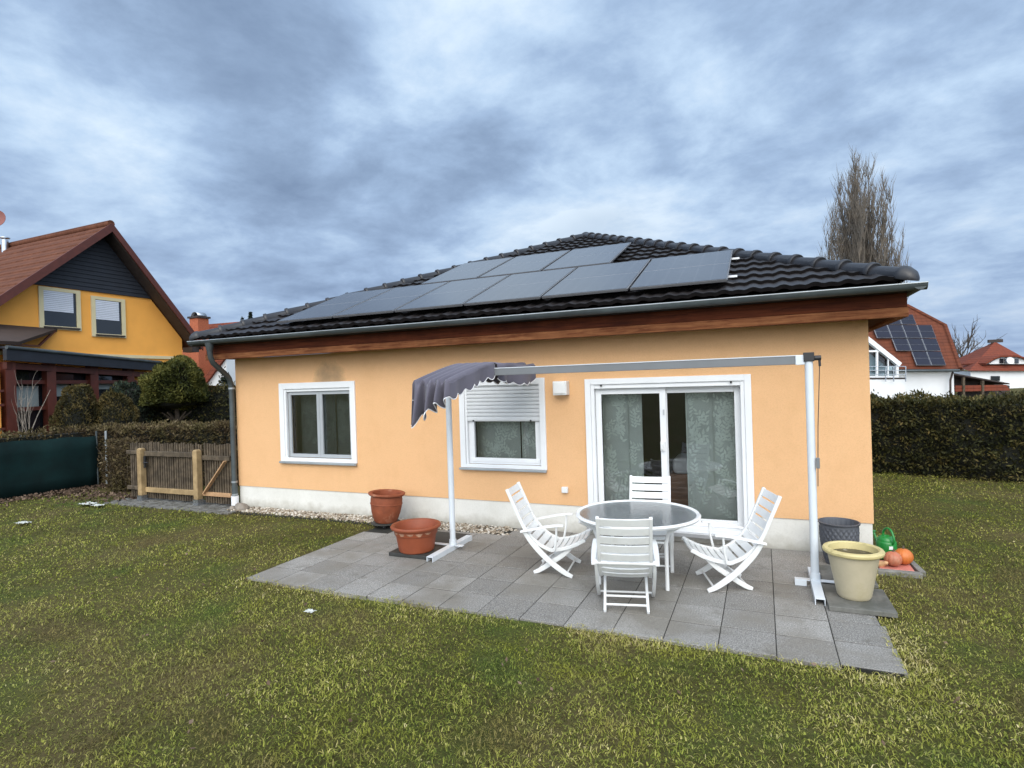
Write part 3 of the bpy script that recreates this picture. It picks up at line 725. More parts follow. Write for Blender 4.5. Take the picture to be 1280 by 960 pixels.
def awning_fabric():
    nu, nv = 72, 40; xr, w = -3.96, .50; vs = []; fs = []
    yf, yb = -2.13, -.33
    def edge_x(v):  # the bunch spreads a little at the front end
        return xr+.0*v
    def top(u, v):
        y = YB+(v*(YB-yf) if v < 0 else v*(yb-YB))
        ff = max(0, -v); s = abs(v)
        z = 2.262-(.215*ff**1.25 if v < 0 else .03*v)
        fold = math.sin(u*2*PI*4.5+.6*math.sin(v*3+u*5))
        x = xr-w*u*(1-.10*s)+.008*math.sin(9*u+3*v)-.07*ff+.19*max(0, v)*(1-.35*u)
        z += .027*fold*(.35+.65*s)-.02*math.exp(-((u-.0)/.12)**2)*(1 if v > 0 else .3)
        z += .018*math.sin(v*7+u*4)*(v > 0)*v
        return Vector((x, y, z))
    for j in range(nv+1):
        v = -1+2*j/nv
        for i in range(nu+1): vs.append(top(i/nu, v))
    for j in range(nv):
        for i in range(nu): a = j*(nu+1)+i; fs.append((a, a+1, a+nu+2, a+nu+1))
    trim = MB(); W = nu+1
    def valance(tops, dirs, drop, scal, nscal, foldamp, foldn, sag=None, ph=0):
        """hanging skirt from a chain of top points"""
        k = len(tops); o = len(vs); rows = 8; bottom = []
        for r_ in range(rows+1):
            tt = r_/rows
            for i in range(k):
                s = i/(k-1); d = drop(s)+scal*abs(math.sin(PI*nscal*s+ph))*1.0
                fo = math.sin(2*PI*foldn*s+.8*math.sin(5*s))*foldamp*tt**.7*min(1, s*9)*min(1, (1-s)*9+.25)
                p = tops[i]+dirs*fo+Vector((0, 0, -d*tt))+(sag(s, tt) if sag else Vector((0, 0, 0)))
                vs.append(p)
                if r_ == rows: bottom.append(p)
        for r_ in range(rows):
            for i in range(k-1): a = o+r_*k+i; fs.append((a, a+1, a+k+1, a+k))
        trim.tube(bottom, .006, 5)
    front = [top(i/60, -1) for i in range(61)]
    valance(front, Vector((.15, -1, 0)), lambda s: .15+.29*s**1.2, .045, 4, .10, 4, lambda s, t_: Vector((-.06*t_*s, -.02*t_*min(1, s*6)+.05*t_*s, -.03*t_*math.sin(9*s)**2*min(1, s*6))))
    right = [top(0, -1+1.0*i/50) for i in range(51)]
    valance(right, Vector((1, 0, 0)), lambda s: .15-.01*s, .045, 6, .016, 2.5)
    right2 = [top(0, 0.05+.95*i/40) for i in range(41)]
    valance(right2, Vector((1, 0, 0)), lambda s: .17+.05*math.sin(PI*s), .03, 5, .03, 2)
    left = [top(1, -1+2*i/70) for i in range(71)]
    valance(left, Vector((-1, 0, 0)), lambda s: .17, .035, 12, .02, 4)
    back = [top(i/40, 1) for i in range(41)]
    valance(back, Vector((0, 1, 0)), lambda s: .17, .035, 5, .04, 4)
    m = MB(); m.v = [tuple(p) for p in vs]; m.f = fs
    f = m.build('fabric', 'fabric', A, smooth=True, angle=75)
    so = f.modifiers.new('cloth', 'SOLIDIFY'); so.thickness = .0025
    trim.build('trim', 'trim', f, smooth=True)
    rb = MB()
    for x in (-4.07, -4.22, -4.38): rb.tube([(x, yf+.06, 1.975), (x, YB, 2.21), (x, yb-.06, 2.165)], .011, 8)
    rb.build('rib', 'whitemetal', f, smooth=True)
    hk = MB()
    for x in (-3.97, -4.1): hk.tube([(x, YB, 2.19), (x, YB, 2.24), (x+.02, YB-.02, 2.25)], .005, 6)
    hk.build('hook', 'black', A)
awning_fabric()
def slab(name, label, x0, x1, y0, y1, z0, z1, mat, rot=0, group=None):
    o = MB().box(-(x1-x0)/2, (x1-x0)/2, -(y1-y0)/2, (y1-y0)/2, 0, z1-z0).build(name, mat, None, bevel=.006)
    o.location = ((x0+x1)/2, (y0+y1)/2, z0); o.rotation_euler.z = rot
    return tag(o, label, 'slab', group)
slab('weight_slab', 'dark slab under the terracotta pot with the thick rim, beside the awning foot', -5.20, -4.655, -1.66, -1.20, .003, .046, 'slabblack', 0, 'slabs weighing down the awning stand')
slab('weight_slab', 'black slab behind the left awning post, half hidden by a terracotta pot', -5.17, -4.655, -1.13, -.62, .003, .040, 'slabblack', 0, 'slabs weighing down the awning stand')
slab('weight_slab', 'grey brown slab carrying the cream pot at the right awning foot', -.615, -.12, -1.80, -1.235, .003, .046, 'slabgrey', .02, 'slabs weighing down the awning stand')
slab('weight_slab', 'grey slab behind the cream pot, in front of the lattice planter', -.60, -.14, -1.10, -.62, .003, .040, 'slabgrey', 0, 'slabs weighing down the awning stand')

# ------------------------------------------------------------------ chairs and table
def spl(pts, n=10):
    P = [np.array(p, float) for p in pts]; P = [2*P[0]-P[1]]+P+[2*P[-1]-P[-2]]; out = []
    for i in range(1, len(P)-2):
        for k in range(n):
            t = k/n; a, b, c, d = P[i-1:i+3]
            out.append(tuple(.5*((2*b)+(-a+c)*t+(2*a-5*b+4*c-d)*t*t+(-a+3*b-3*c+d)*t**3)))
    out.append(tuple(P[-2])); return out
def along(path, s0, s1, n):
    L = [0]
    for a, b in zip(path, path[1:]): L.append(L[-1]+math.hypot(b[0]-a[0], b[1]-a[1]))
    out = []
    for k in range(n+1):
        s = (s0+(s1-s0)*k/n)*L[-1]
        for i in range(len(L)-1):
            if L[i+1] >= s-1e-9: t = (s-L[i])/(L[i+1]-L[i]); out.append((path[i][0]+(path[i+1][0]-path[i][0])*t, path[i][1]+(path[i+1][1]-path[i][1])*t)); break
    return out
def make_chair():
    c = root('garden_chair', '', 'chair', (0, 0, 0), 0, 'white folding garden chairs round the table')
    hw = .215
    backp = spl([(-.475, .885), (-.385, .68), (-.285, .47), (-.15, .33), (-.015, .262)], 8)
    seatp = spl([(-.02, .262), (.11, .285), (.23, .325), (.315, .372), (.345, .385)], 8)
    for y in (-hw, hw):
        s = math.copysign(1, y)
        MB().strip(backp, y-.014, y+.014, .034).build('back_rail', 'plastic', c, smooth=True, bevel=.004)
        MB().strip(seatp, y-.014, y+.014, .036).build('seat_rail', 'plastic', c, smooth=True, bevel=.004)
        yo = y+s*.030
        lp = spl([(-.30, .47), (-.20, .33), (-.04, .17), (.12, .055), (.21, .012)], 8)
        n = len(lp); MB().strip(lp, yo-.013, yo+.013, [.030+.026*math.sin(PI*min(1, .12+.85*i/n)) for i in range(n)]).build('leg', 'plastic', c, smooth=True, bevel=.005)
        yi = y-s*.032
        lq = spl([(.20, .30), (.12, .225), (-.02, .125), (-.15, .04), (-.215, .012)], 8)
        n = len(lq); MB().strip(lq, yi-.012, yi+.012, [.026+.024*math.sin(PI*min(1, .10+.85*i/n)) for i in range(n)]).build('leg', 'plastic', c, smooth=True, bevel=.005)
        ap = spl([(-.325, .455), (-.22, .478), (-.06, .515), (.06, .532), (.135, .535)], 8)
        ya = y+s*.050
        n = len(ap); m = MB(); vs = []; fs = []
        for i, (x, z) in enumerate(ap):
            w = .019+.009*math.sin(PI*i/(n-1)); vs += [(x, ya-w, z-.011), (x, ya+w, z-.011), (x, ya+w*.8, z+.011), (x, ya-w*.8, z+.011)]
        for i in range(n-1):
            for j in range(4): fs.append((i*4+j, i*4+(j+1) % 4, i*4+4+(j+1) % 4, i*4+4+j))
        fs += [(3, 2, 1, 0), tuple((n-1)*4+j for j in range(4))]; m.add(vs, fs)
        m.build('armrest', 'plastic', c, smooth=True, bevel=.004)
        MB().tube([(.03, ya-s*.012, .275), (.055, ya-s*.006, .40), (.06, ya, .518)], [.013, .011, .011], 8).build('arm_support', 'plastic', c, smooth=True)
    def slats(path, n, nm, gap, curve, t=.014):
        m = MB()
        for k in range(n):
            s0, s1 = k/n+gap/2, (k+1)/n-gap/2
            pp = along(path, s0, s1, 3)
            # slats bow slightly across the width
            N = 8; vs = []; fs = []
            (xa, za), (xb, zb) = pp[0], pp[-1]; L = math.hypot(xb-xa, zb-za); nx, nz = -(zb-za)/L, (xb-xa)/L
            if nz < 0: nx, nz = -nx, -nz
            for i in range(N+1):
                y = -hw+2*hw*i/N; dd = -curve*(1-(y/hw)**2)
                for (x, z) in ((xa, za), (xb, zb)):
                    for h in (-t/2, t/2): vs.append((x+nx*(h+dd), y, z+nz*(h+dd)))
            for i in range(N):
                a = i*4; b = a+4
                fs += [(a, b, b+1, a+1), (a+1, b+1, b+3, a+3), (a+3, b+3, b+2, a+2), (a+2, b+2, b, a)]
            fs += [(0, 1, 3, 2), (N*4, N*4+2, N*4+3, N*4+1)]; m.add(vs, fs)
        return m.build(nm, 'plastic', c, smooth=True, bevel=.002)
    slats(backp, 9, 'backrest', .022, .014); slats(seatp, 6, 'seat', .03, .010)
    for (x, z, h) in ((.155, .05, hw+.017), (-.155, .05, hw-.044), (-.085, .10, hw-.044), (-.292, .455, hw+.05)):
        MB().tube([(x, -h, z), (x, h, z)], .010 if z < .3 else .014, 8).build('stretcher', 'plastic', c, smooth=True)
    return c
ch0 = make_chair()
for k, (x, y, a, lab) in enumerate([
    (-3.14, -1.49, 7, 'white slatted folding chair standing sideways at the left of the table, below the shuttered window'),
    (-1.47, -1.385, 198, 'white slatted folding chair sideways at the right of the table, next to the bare post'),
    (-2.245, -2.20, 103, 'white slatted chair at the front of the table, turned with its back to the viewer'),
    (-2.245, -1.06, -84, 'white slatted chair behind the glass table, its back against the patio door')]):
    c = ch0 if k == 0 else copy_tree(ch0); c['label'] = lab
    c.location = (x, y, .003); c.rotation_euler = (0, 0, R(a))
T = root('garden_table', 'round garden table with textured glass top and white metal rim', 'table', (-2.26, -1.55, .003))
tz = .665
MB().lathe([(.575, tz-.012), (.598, tz-.02), (.612, tz), (.598, tz+.018), (.575, tz+.014), (.565, tz), (.575, tz-.012)], (-2.26, -1.55, 0), 72, cap=False).build('rim', 'plastic', T, smooth=True, angle=60)
MB().lathe([(.001, tz-.002), (.57, tz-.002), (.57, tz+.006), (.001, tz+.006)], (-2.26, -1.55, 0), 72).build('glass_top', 'tableglass', T)
for dx, dy in ((.31, -.20), (.28, .33), (-.34, -.24), (-.33, .30)):
    x, y = -2.26+dx, -1.55+dy
    MB().tube([(x, y, .003), (x, y, .45), (x+dx*.1, y+dy*.1, .56), (x+dx*.45, y+dy*.45, tz-.025)], .019, 12).build('leg', 'plastic', T, smooth=True)
rg = MB(); q = [(-2.26+dx, -1.55+dy, .45) for dx, dy in ((.31, -.20), (.28, .33), (-.33, .30), (-.34, -.24))]
for i in range(4): rg.tube([q[i], q[(i+1) % 4]], .010, 8)
rg.build('brace', 'plastic', T, smooth=True)

# ------------------------------------------------------------------ pots and small things
t = root('plant_pot', 'terracotta urn pot tilted on a black trolley against the white plinth', 'plant pot', (-6.10, -.475, .07), 0, 'plant pots on the patio')
t.rotation_euler = (R(-2), R(3.5), 0)
def pot_l(prof, mat, nm, par, n=48): return MB().lathe(prof, (0, 0, 0), n, cap=nm != 'rim').build(nm, mat, par, smooth=True, world=False, angle=35)
pot_l([(.001, 0), (.145, 0), (.165, .02), (.205, .14), (.224, .26), (.226, .33), (.218, .375), (.245, .385), (.262, .40), (.262, .418), (.245, .425), (.205, .415), (.195, .36), (.20, .25), (.001, .22)], 'terracotta', 'pot_body', t)
MB().lathe([(.2245, .255), (.231, .265), (.2275, .278)], (0, 0, 0), 48).build('relief_band', 'terracotta', t, smooth=True, world=False)
t = root('plant_trolley', 'black wheeled plant trolley under the tilted terracotta urn', 'trolley', (-6.10, -.475, 0))
MB().lathe([(.001, .05), (.19, .05), (.205, .055), (.205, .068), (.001, .068)], (-6.10, -.475, 0), 32).build('plate', 'slabdark', t, smooth=True)
for a in (.5, 2.1, 3.7, 5.2):
    x, y = -6.10+.14*math.cos(a), -.475+.14*math.sin(a)
    MB().tube([(x-.012, y, .026), (x+.012, y, .026)], .025, 14).box(x-.018, x+.018, y-.008, y+.008, .035, .0495).build('caster', 'black', t, smooth=True)
t = root('plant_pot', 'terracotta pot with thick rounded rim on a black slab', 'plant pot', (-4.925, -1.475, .047), .4, 'plant pots on the patio')
pot_l([(.001, 0), (.195, 0), (.208, .012), (.232, .15), (.24, .20), (.252, .205), (.262, .25), (.275, .272), (.298, .28), (.302, .297), (.29, .312), (.265, .308), (.245, .285), (.225, .2), (.001, .17)], 'terracotta2', 'pot_body', t)
m = MB(); r_ = random.Random(5)
for k in range(5):
    a0 = 3.6+k*.42; n = 10; vs = []; fs = []
    for i in range(n+1):
        a = a0+.34*i/n; d = .03*math.sin(PI*i/n)*(1 if k % 2 else .7)
        vs += [(.2655*math.cos(a), .2655*math.sin(a), .252), (.258*math.cos(a), .258*math.sin(a), .249-d-r_.uniform(0, .008))]
    for i in range(n): fs.append((2*i, 2*i+2, 2*i+3, 2*i+1))
    m.add(vs, fs)
M['lime'] = pm('lime_bloom', (.36, .19, .12), .9, .3, 30)
m.build('lime_bloom', 'lime', t, smooth=True, world=False)
t = root('plant_pot', 'large cream pot with rolled yellow rim beside the bare right awning post', 'plant pot', (-.385, -1.50, .048), 0, 'plant pots on the patio')
pot_l([(.001, 0), (.122, 0), (.131, .012), (.136, .03), (.168, .20), (.205, .395), (.196, .395), (.168, .2), (.001, .18)], 'creampot', 'pot_body', t)
pot_l([(.205, .385), (.226, .384), (.238, .395), (.240, .412), (.230, .425), (.205, .43), (.192, .42), (.186, .38), (.17, .30)], 'creamrim', 'rim', t)
pot_l([(.001, .37), (.08, .372), (.187, .366)], 'soil', 'soil', t)
t = root('plant_pot', 'anthracite planter with diamond lattice relief against the house plinth', 'plant pot', (-.375, -.38, .003), 0, 'plant pots on the patio')
def dia(a, z, i):
    if z < .03 or z > .385: return 0
    u = a*22/(2*PI); w = z/.075
    d = min(abs((u+w) % 1-.5), abs((u-w) % 1-.5)); return .013*min(1, d/.30)**.7-.010
n = 44
MB().lathe([(.001, 0)]+[(.135+.05*math.sin(min(1, (.42*i/n)/.36)*PI/2), .42*i/n) for i in range(n+1)]+[(.197, .425), (.199, .44), (.186, .442), (.178, .40), (.17, .30), (.001, .28)], (0, 0, 0), 208, fn=dia).build('pot_body', 'greypot', t, smooth=True, world=False, angle=60)
t = root('watering_can', 'green plastic watering can with white sticker at the house corner', 'watering can', (.118, .05, -.02), 2.04)
MB().lathe([(.001, 0), (.092, 0), (.098, .01), (.098, .17), (.092, .185), (.086, .19), (.086, .20), (.074, .225), (.05, .24), (.045, .235), (.001, .2)], (0, 0, 0), 32).build('body', 'green', t, smooth=True, world=False)
MB().tube(spl([(-.085, 0, .16), (-.12, 0, .22), (-.08, 0, .31), (-.01, 0, .325), (.04, 0, .28), (.045, 0, .225)], 6), .012, 10).build('handle', 'green', t, smooth=True, world=False)
MB().tube([(.08, 0, .05), (.14, 0, .12), (.20, 0, .23)], [.022, .017, .012], 12).lathe([(.012, 0), (.026, .018), (.022, .025), (.001, .027)], (.20, 0, .224), 14).build('spout', 'green', t, smooth=True, world=False)
st = MB(); 
for i in range(4):
    a, b = 2.75+.1*i, 2.85+.1*i
    st.add([(.0985*math.cos(a), .0985*math.sin(a), .115), (.0985*math.cos(b), .0985*math.sin(b), .115), (.0985*math.cos(b), .0985*math.sin(b), .150), (.0985*math.cos(a), .0985*math.sin(a), .150)], [(0, 1, 2, 3)])
st.build('sticker', 'label', t, world=False)
slab('red_tile', 'flat red tile lying under the two pumpkins', -.03, .27, -.46, -.17, -.015, .012, 'redtile')
def pumpkin(label, mat, x, y, z, r, rot):
    t = root('pumpkin', label, 'pumpkin', (x, y, z), rot, 'pumpkins beside the house corner')
    prof = [(max(.001, r*math.sin(PI*i/24)), r*.92-r*.92*math.cos(PI*i/24)) for i in range(25)]
    MB().lathe(prof, (0, 0, 0), 72, fn=lambda a, z_, i: -.045*r*abs(math.cos(a*6))**6*math.sin(PI*i/24)).build('fruit', mat, t, smooth=True, world=False, angle=80)
    MB().tube([(0, 0, r*1.78), (.005, 0, r*1.95), (.018, .004, r*2.08)], [.013, .009, .010], 8).build('stalk', 'woodgrey', t, smooth=True, world=False)
pumpkin('pinkish pumpkin in front, on the red tile', 'pumpkinpale', .105, -.36, .013, .082, .3)
pumpkin('bright orange pumpkin behind the pinkish one', 'pumpkin', .215, -.26, .013, .088, 1.1)
t = root('gourd', 'small pale gourd lying left of the pinkish pumpkin', 'gourd', (.0, -.40, .035), .9)
o = MB().lathe([(.001, -.055), (.022, -.048), (.034, -.02), (.030, .01), (.019, .035), (.021, .05), (.012, .065), (.001, .07)], (0, 0, 0), 20).build('fruit', 'gourd', t, smooth=True, world=False); o.rotation_euler = (R(62), 0, 0)
tag(MB().box(-.07, .315, -.565, -.49, -.06, .018).build('edging_stone', 'stone', None, bevel=.008), 'grey edging stone along the front of the pumpkin bed', 'edging stone', 'edging stones at the house corner')
tag(MB().hexa([(.30, -.485, -.06), (.36, -.485, -.06), (.30, .30, -.06), (.24, .30, -.06)], [(.30, -.485, .02), (.36, -.485, .02), (.30, .30, .02), (.24, .30, .02)]).build('edging_stone', 'stone', None, bevel=.008), 'grey edging stone running back beside the pumpkins', 'edging stone', 'edging stones at the house corner')
# stones at the foot of the downpipe
def rock(nm, label, x, y, z, s, mat, cat, group, seed, flat=.7):
    bm = bmesh.new(); bmesh.ops.create_icosphere(bm, subdivisions=3, radius=1)
    for v in bm.verts:
        p = np.array([list(v.co)]); k = .72+.5*vnoise(p, .55, seed)[0]; v.co = Vector((v.co.x*s[0]*k, v.co.y*s[1]*k, v.co.z*s[2]*k))
    me = bpy.data.meshes.new(nm); bm.to_mesh(me); bm.free(); me.materials.append(M[mat])
    me.polygons.foreach_set('use_smooth', [True]*len(me.polygons))
    o = bpy.data.objects.new(nm, me); COL.objects.link(o); o.location = (x, y, z); return tag(o, label, cat, group)
rock('field_stone', 'larger grey brown stone beside the downpipe foot', -9.24, -.22, .03, (.13, .10, .085), 'rockpale', 'stone', 'stones by the downpipe', 21)
rock('field_stone', 'smaller stone touching the downpipe foot', -9.42, -.24, .01, (.07, .07, .055), 'rockpale', 'stone', 'stones by the downpipe', 22)
def scrap(label, x, y, s, seed):
    r = random.Random(seed); m = MB(); n = 9; vs = []; fs = []
    for i in range(n):
        for j in range(n):
            vs.append((x+s*(i/(n-1)-.5)*1.6+r.uniform(-.1, .1)*s, y+s*(j/(n-1)-.5)+r.uniform(-.1, .1)*s, .012+abs(math.sin(i*1.3+seed)*math.cos(j*1.1))*s*.16+r.uniform(0, .008)))
    for i in range(n-1):
        for j in range(n-1): fs.append((i*n+j, i*n+j+1, (i+1)*n+j+1, (i+1)*n+j))
    o = m.add(vs, fs).build('scrap', 'litter', None, smooth=True); o.modifiers.new('thick', 'SOLIDIFY').thickness = .003
    return tag(o, label, 'litter', 'white scraps lying on the lawn')
scrap('crumpled white scrap beside the dry shrub and path', -12.55, -.75, .18, 3)
scrap('second white scrap, just right of the crumpled one by the path', -12.22, -.78, .13, 9)
scrap('white scrap alone on the lawn in front of the dark green screen', -11.95, -2.05, .13, 4)
scrap('small pale scrap on the lawn just in front of the patio edge', -4.86, -3.32, .06, 6)

# ------------------------------------------------------------------ gravel strip, dead leaves, grass
def pebbles(name, label, P, size, mat, cat, flat=.6):
    bm = bmesh.new(); bmesh.ops.create_icosphere(bm, subdivisions=1, radius=1)
    bv = np.array([list(v.co) for v in bm.verts]); bf = np.array([[v.index for v in f.verts] for f in bm.faces]); bm.free()
    n = len(P); k = len(bv); s = size*rng.uniform(.5, 1.35, (n, 1, 1)); ax = rng.uniform(.6, 1.2, (n, 1, 3)); ax[:, :, 2] *= flat
    a = rng.uniform(0, 6.28, n); ca, sa = np.cos(a), np.sin(a)
    V = bv[None]*ax*s; x = V[:, :, 0]*ca[:, None]-V[:, :, 1]*sa[:, None]; y = V[:, :, 0]*sa[:, None]+V[:, :, 1]*ca[:, None]; V[:, :, 0] = x; V[:, :, 1] = y
    V = V+P[:, None, :]; F = (bf[None]+(np.arange(n)*k)[:, None, None]).reshape(-1, 3)
    o = fmesh(name, V.reshape(-1, 3), F, mat, tint=np.repeat(rng.uniform(0, 1, n), k), smooth=True)
    return tag(o, label, cat, None, 'stuff')
n = 3600; x = rng.uniform(-9.45, -3.85, n); y = -rng.uniform(.02, .41, n)
k = (y > -.34) | (x > -6.1); k &= x < -4.25+.1*np.sin(y*30)
P = np.stack([x, y, rng.uniform(-.012, .012, n)], 1)[k]
pebbles('gravel_strip', 'strip of pale pebbles along the house plinth', P, .021, 'pebble', 'gravel')
struct(MB().box(-9.47, -4.24, -.405, -.0, -.1, -.012).build('gravel_bed', 'joint'))
def grass():
    r0 = 5600; n1 = int(r0*.5*2.02*(4.6**2-1.7**2)); n2 = int(r0*4.6**2*2.02*math.log(26/4.6))
    d = np.concatenate([np.sqrt(rng.uniform(1.7**2, 4.6**2, n1)), 4.6*np.exp(rng.uniform(0, math.log(26/4.6), n2))])
    th = rng.uniform(-1.01, 1.01, len(d))-R(23.6)
    x = CP[0]+d*np.sin(th); y = CP[1]+d*np.cos(th); keep = (x > -15.2) & (x < 11) & (y < 13.5)
    ed = .028*np.sin(x*7.1)+.022*np.sin(x*17.3+1)+.02*np.sin(y*11+x*3)
    inpat = (x > X0+ed+.0) & (x < X0+15*TW-.03+ed) & (y > Y0+ed+.01) & (y < .1)
    keep &= ~inpat
    keep &= ~((x > XL) & (x < 0.02) & (y > -.33+ed*.6)) 
    keep &= ~((x > -12.6) & (x < -9.2) & (y > -.53+ed)) & ~((x < -9.2) & (y > .3))
    keep &= ~((x > -.06) & (x < .33) & (y > -.56) & (y < .3))
    keep &= ~((x > -.05) & (y > 6.8-.324*(x-1.0)+.2))
    x, y, d = x[keep], y[keep], d[keep]; n = len(x)
    P = np.stack([x, y, np.zeros(n)], 1)
    straw = vnoise(P, .45, 5)*.6+vnoise(P, 1.3, 9)*.4
    thick = vnoise(P, .8, 12)
    L = rng.uniform(.018, .046, n)*(.75+.5*thick)
    # uncut fringe along the patio edge
    fr = ((np.abs(y-Y0+.06) < .12) & (x > X0-.1) & (x < -.2)) | ((np.abs(x+.18) < .12) & (y > Y0-.1) & (y < -.4)); L = np.where(fr & (rng.uniform(0, 1, n) < .5), L*1.45, L)
    w = np.maximum(.0044, d*.00078)*rng.uniform(.6, 1.4, n); broad = rng.uniform(0, 1, n) < .14; w = np.where(broad, w*2.1, w); L = np.where(broad, L*.7, L)
    clump = vnoise(P, 7, 21)*.35+vnoise(P, 19, 22)*.35+vnoise(P, 41, 23)*.3
    L = L*(.55+.75*clump)
    az = vnoise(P, 9, 31)*4*PI+rng.normal(0, 1.3, n); lean = np.clip(rng.normal(1.05, .35, n), .1, 1.5)
    flat = rng.uniform(0, 1, n) < .42; lean = np.where(flat, rng.uniform(1.35, 1.52, n), lean)
    dx, dy = np.cos(az), np.sin(az); z0 = -.026+(flat*rng.uniform(.012, .035, n))
    b = np.stack([x, y, z0], 1); sd = np.stack([-dy, dx, np.zeros(n)], 1)*(w*.5)[:, None]
    m1 = b+np.stack([dx*np.sin(lean*.6), dy*np.sin(lean*.6), np.cos(lean*.6)], 1)*(L*.55)[:, None]
    tp = m1+np.stack([dx*np.sin(lean*1.25), dy*np.sin(lean*1.25), np.cos(lean*1.25)], 1)*(L*.5)[:, None]
    V = np.stack([b-sd, b+sd, m1+sd*.85, m1-sd*.85, tp+sd*.15, tp-sd*.15], 1).reshape(-1, 3)
    i = np.arange(n)*6; F = np.concatenate([np.stack([i, i+1, i+2, i+3], 1), np.stack([i+3, i+2, i+4, i+5], 1)])
    t = np.clip(-.02+.42*straw+(clump-.5)*.8+rng.normal(0, .20, n)+flat*.16+fr*.25, 0, 1)
    o = fmesh('lawn_grass', V, F, 'grass', tint=np.repeat(t, 6)); tag(o, 'patchy winter lawn of short green and straw coloured grass', 'grass', None, 'stuff')
    print('grass blades', n)
grass()
def dead_leaves():
    n = 2600; s = rng.uniform(0, 1, n); x = -15.15+.55*s*1.0+rng.exponential(.16, n); y = -4.2+5.0*s
    k = rng.uniform(0, 1, n) < .3; x[k] = rng.uniform(-14.6, -12.2, k.sum()); y[k] = .1-rng.exponential(.25, k.sum())
    C = np.stack([x, y, rng.uniform(-.015, .05, n)], 1)
    V, F = leaves(C, .058, .6); o = fmesh('fallen_leaves', V, F, 'deadleaf', tint=np.repeat(rng.uniform(0, 1, n), 4))
    tag(o, 'brown fallen leaves along the foot of the green screen', 'leaf litter', None, 'stuff')
    n = 420; x = rng.uniform(-13, 4.5, n); y = rng.uniform(-5.5, -1, n); k = ~((x > X0) & (x < -.1) & (y > Y0)); C = np.stack([x, y, rng.uniform(-.004, .015, n)], 1)[k]; n = len(C)
    V, F = leaves(C, .032, .6); o = fmesh('scattered_leaves', V, F, 'deadleaf', tint=np.repeat(rng.uniform(.3, 1, n), 4))
    tag(o, 'small dry leaves scattered over the lawn', 'leaf litter', None, 'stuff')
dead_leaves()

# ------------------------------------------------------------------ hedges and shrubs
def hedge(name, label, a, b, thick, z1, mat, n, size, cat='hedge', z0=-.05, lump=.10, topjit=.05, dry=0):
    a = np.array(a, float); b = np.array(b, float); d = b-a; L = np.linalg.norm(d); d /= L; nn = np.array([-d[1], d[0]])
    t = root(name, label, cat, (a[0], a[1], 0))
    h = z1-z0; A1 = 2*L*h; A2 = L*thick; A3 = 2*thick*h; tot = A1+A2+A3
    u = rng.uniform(0, 1, n); s = rng.uniform(0, L, n); z = rng.uniform(z0, z1, n); w = rng.uniform(-thick/2, thick/2, n)
    side = u < A1/tot; topm = (u >= A1/tot) & (u < (A1+A2)/tot); end = ~(side | topm)
    sg = rng.choice([-1, 1], n)
    w = np.where(side, sg*thick/2, w); z = np.where(topm, z1, z); s = np.where(end, np.where(sg > 0, L, 0), s)
    N = np.zeros((n, 3)); N[side, 0] = nn[0]*sg[side]; N[side, 1] = nn[1]*sg[side]; N[topm, 2] = 1; N[end, 0] = d[0]*sg[end]; N[end, 1] = d[1]*sg[end]
    C = np.stack([a[0]+d[0]*s+nn[0]*w, a[1]+d[1]*s+nn[1]*w, z], 1)
    bump = (vnoise(C, .9, 2)-.5)*lump+(vnoise(C, 2.6, 4)-.5)*lump*.7
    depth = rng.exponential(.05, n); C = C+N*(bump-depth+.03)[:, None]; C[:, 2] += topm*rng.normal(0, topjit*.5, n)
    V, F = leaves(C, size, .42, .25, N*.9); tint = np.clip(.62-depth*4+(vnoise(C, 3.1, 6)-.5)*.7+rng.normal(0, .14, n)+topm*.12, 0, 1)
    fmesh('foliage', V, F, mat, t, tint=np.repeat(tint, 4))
    c = MB(); q = thick/2-.10
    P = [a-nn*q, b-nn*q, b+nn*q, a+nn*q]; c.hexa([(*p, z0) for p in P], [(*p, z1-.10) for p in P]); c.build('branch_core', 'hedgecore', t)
    return t
hedge('thuja_hedge', 'tall dark green clipped hedge along the lawn right of the house', (-3.5, 8.15), (15.5, 1.98), 1.0, 1.43, 'thuja', 130000, .075, lump=.14, topjit=.09)
hedge('clipped_hedge', 'low clipped brownish hedge behind the picket fence', (-15.3, 1.1), (-9.75, 2.4), .8, 1.27, 'hedgedry', 40000, .065, lump=.1)
hedge('boundary_hedge', 'brown hedge whose top shows just above the dark green screen', (-15.95, -6), (-15.55, .9), .5, 1.27, 'hedgedry', 14000, .07)
hedge('dark_hedge', 'tall dark hedge filling the gap beside the downpipe', (-18.9, 3.6), (-12.5, 9.5), 1.0, 2.12, 'thuja', 26000, .10, lump=.2, topjit=.12)
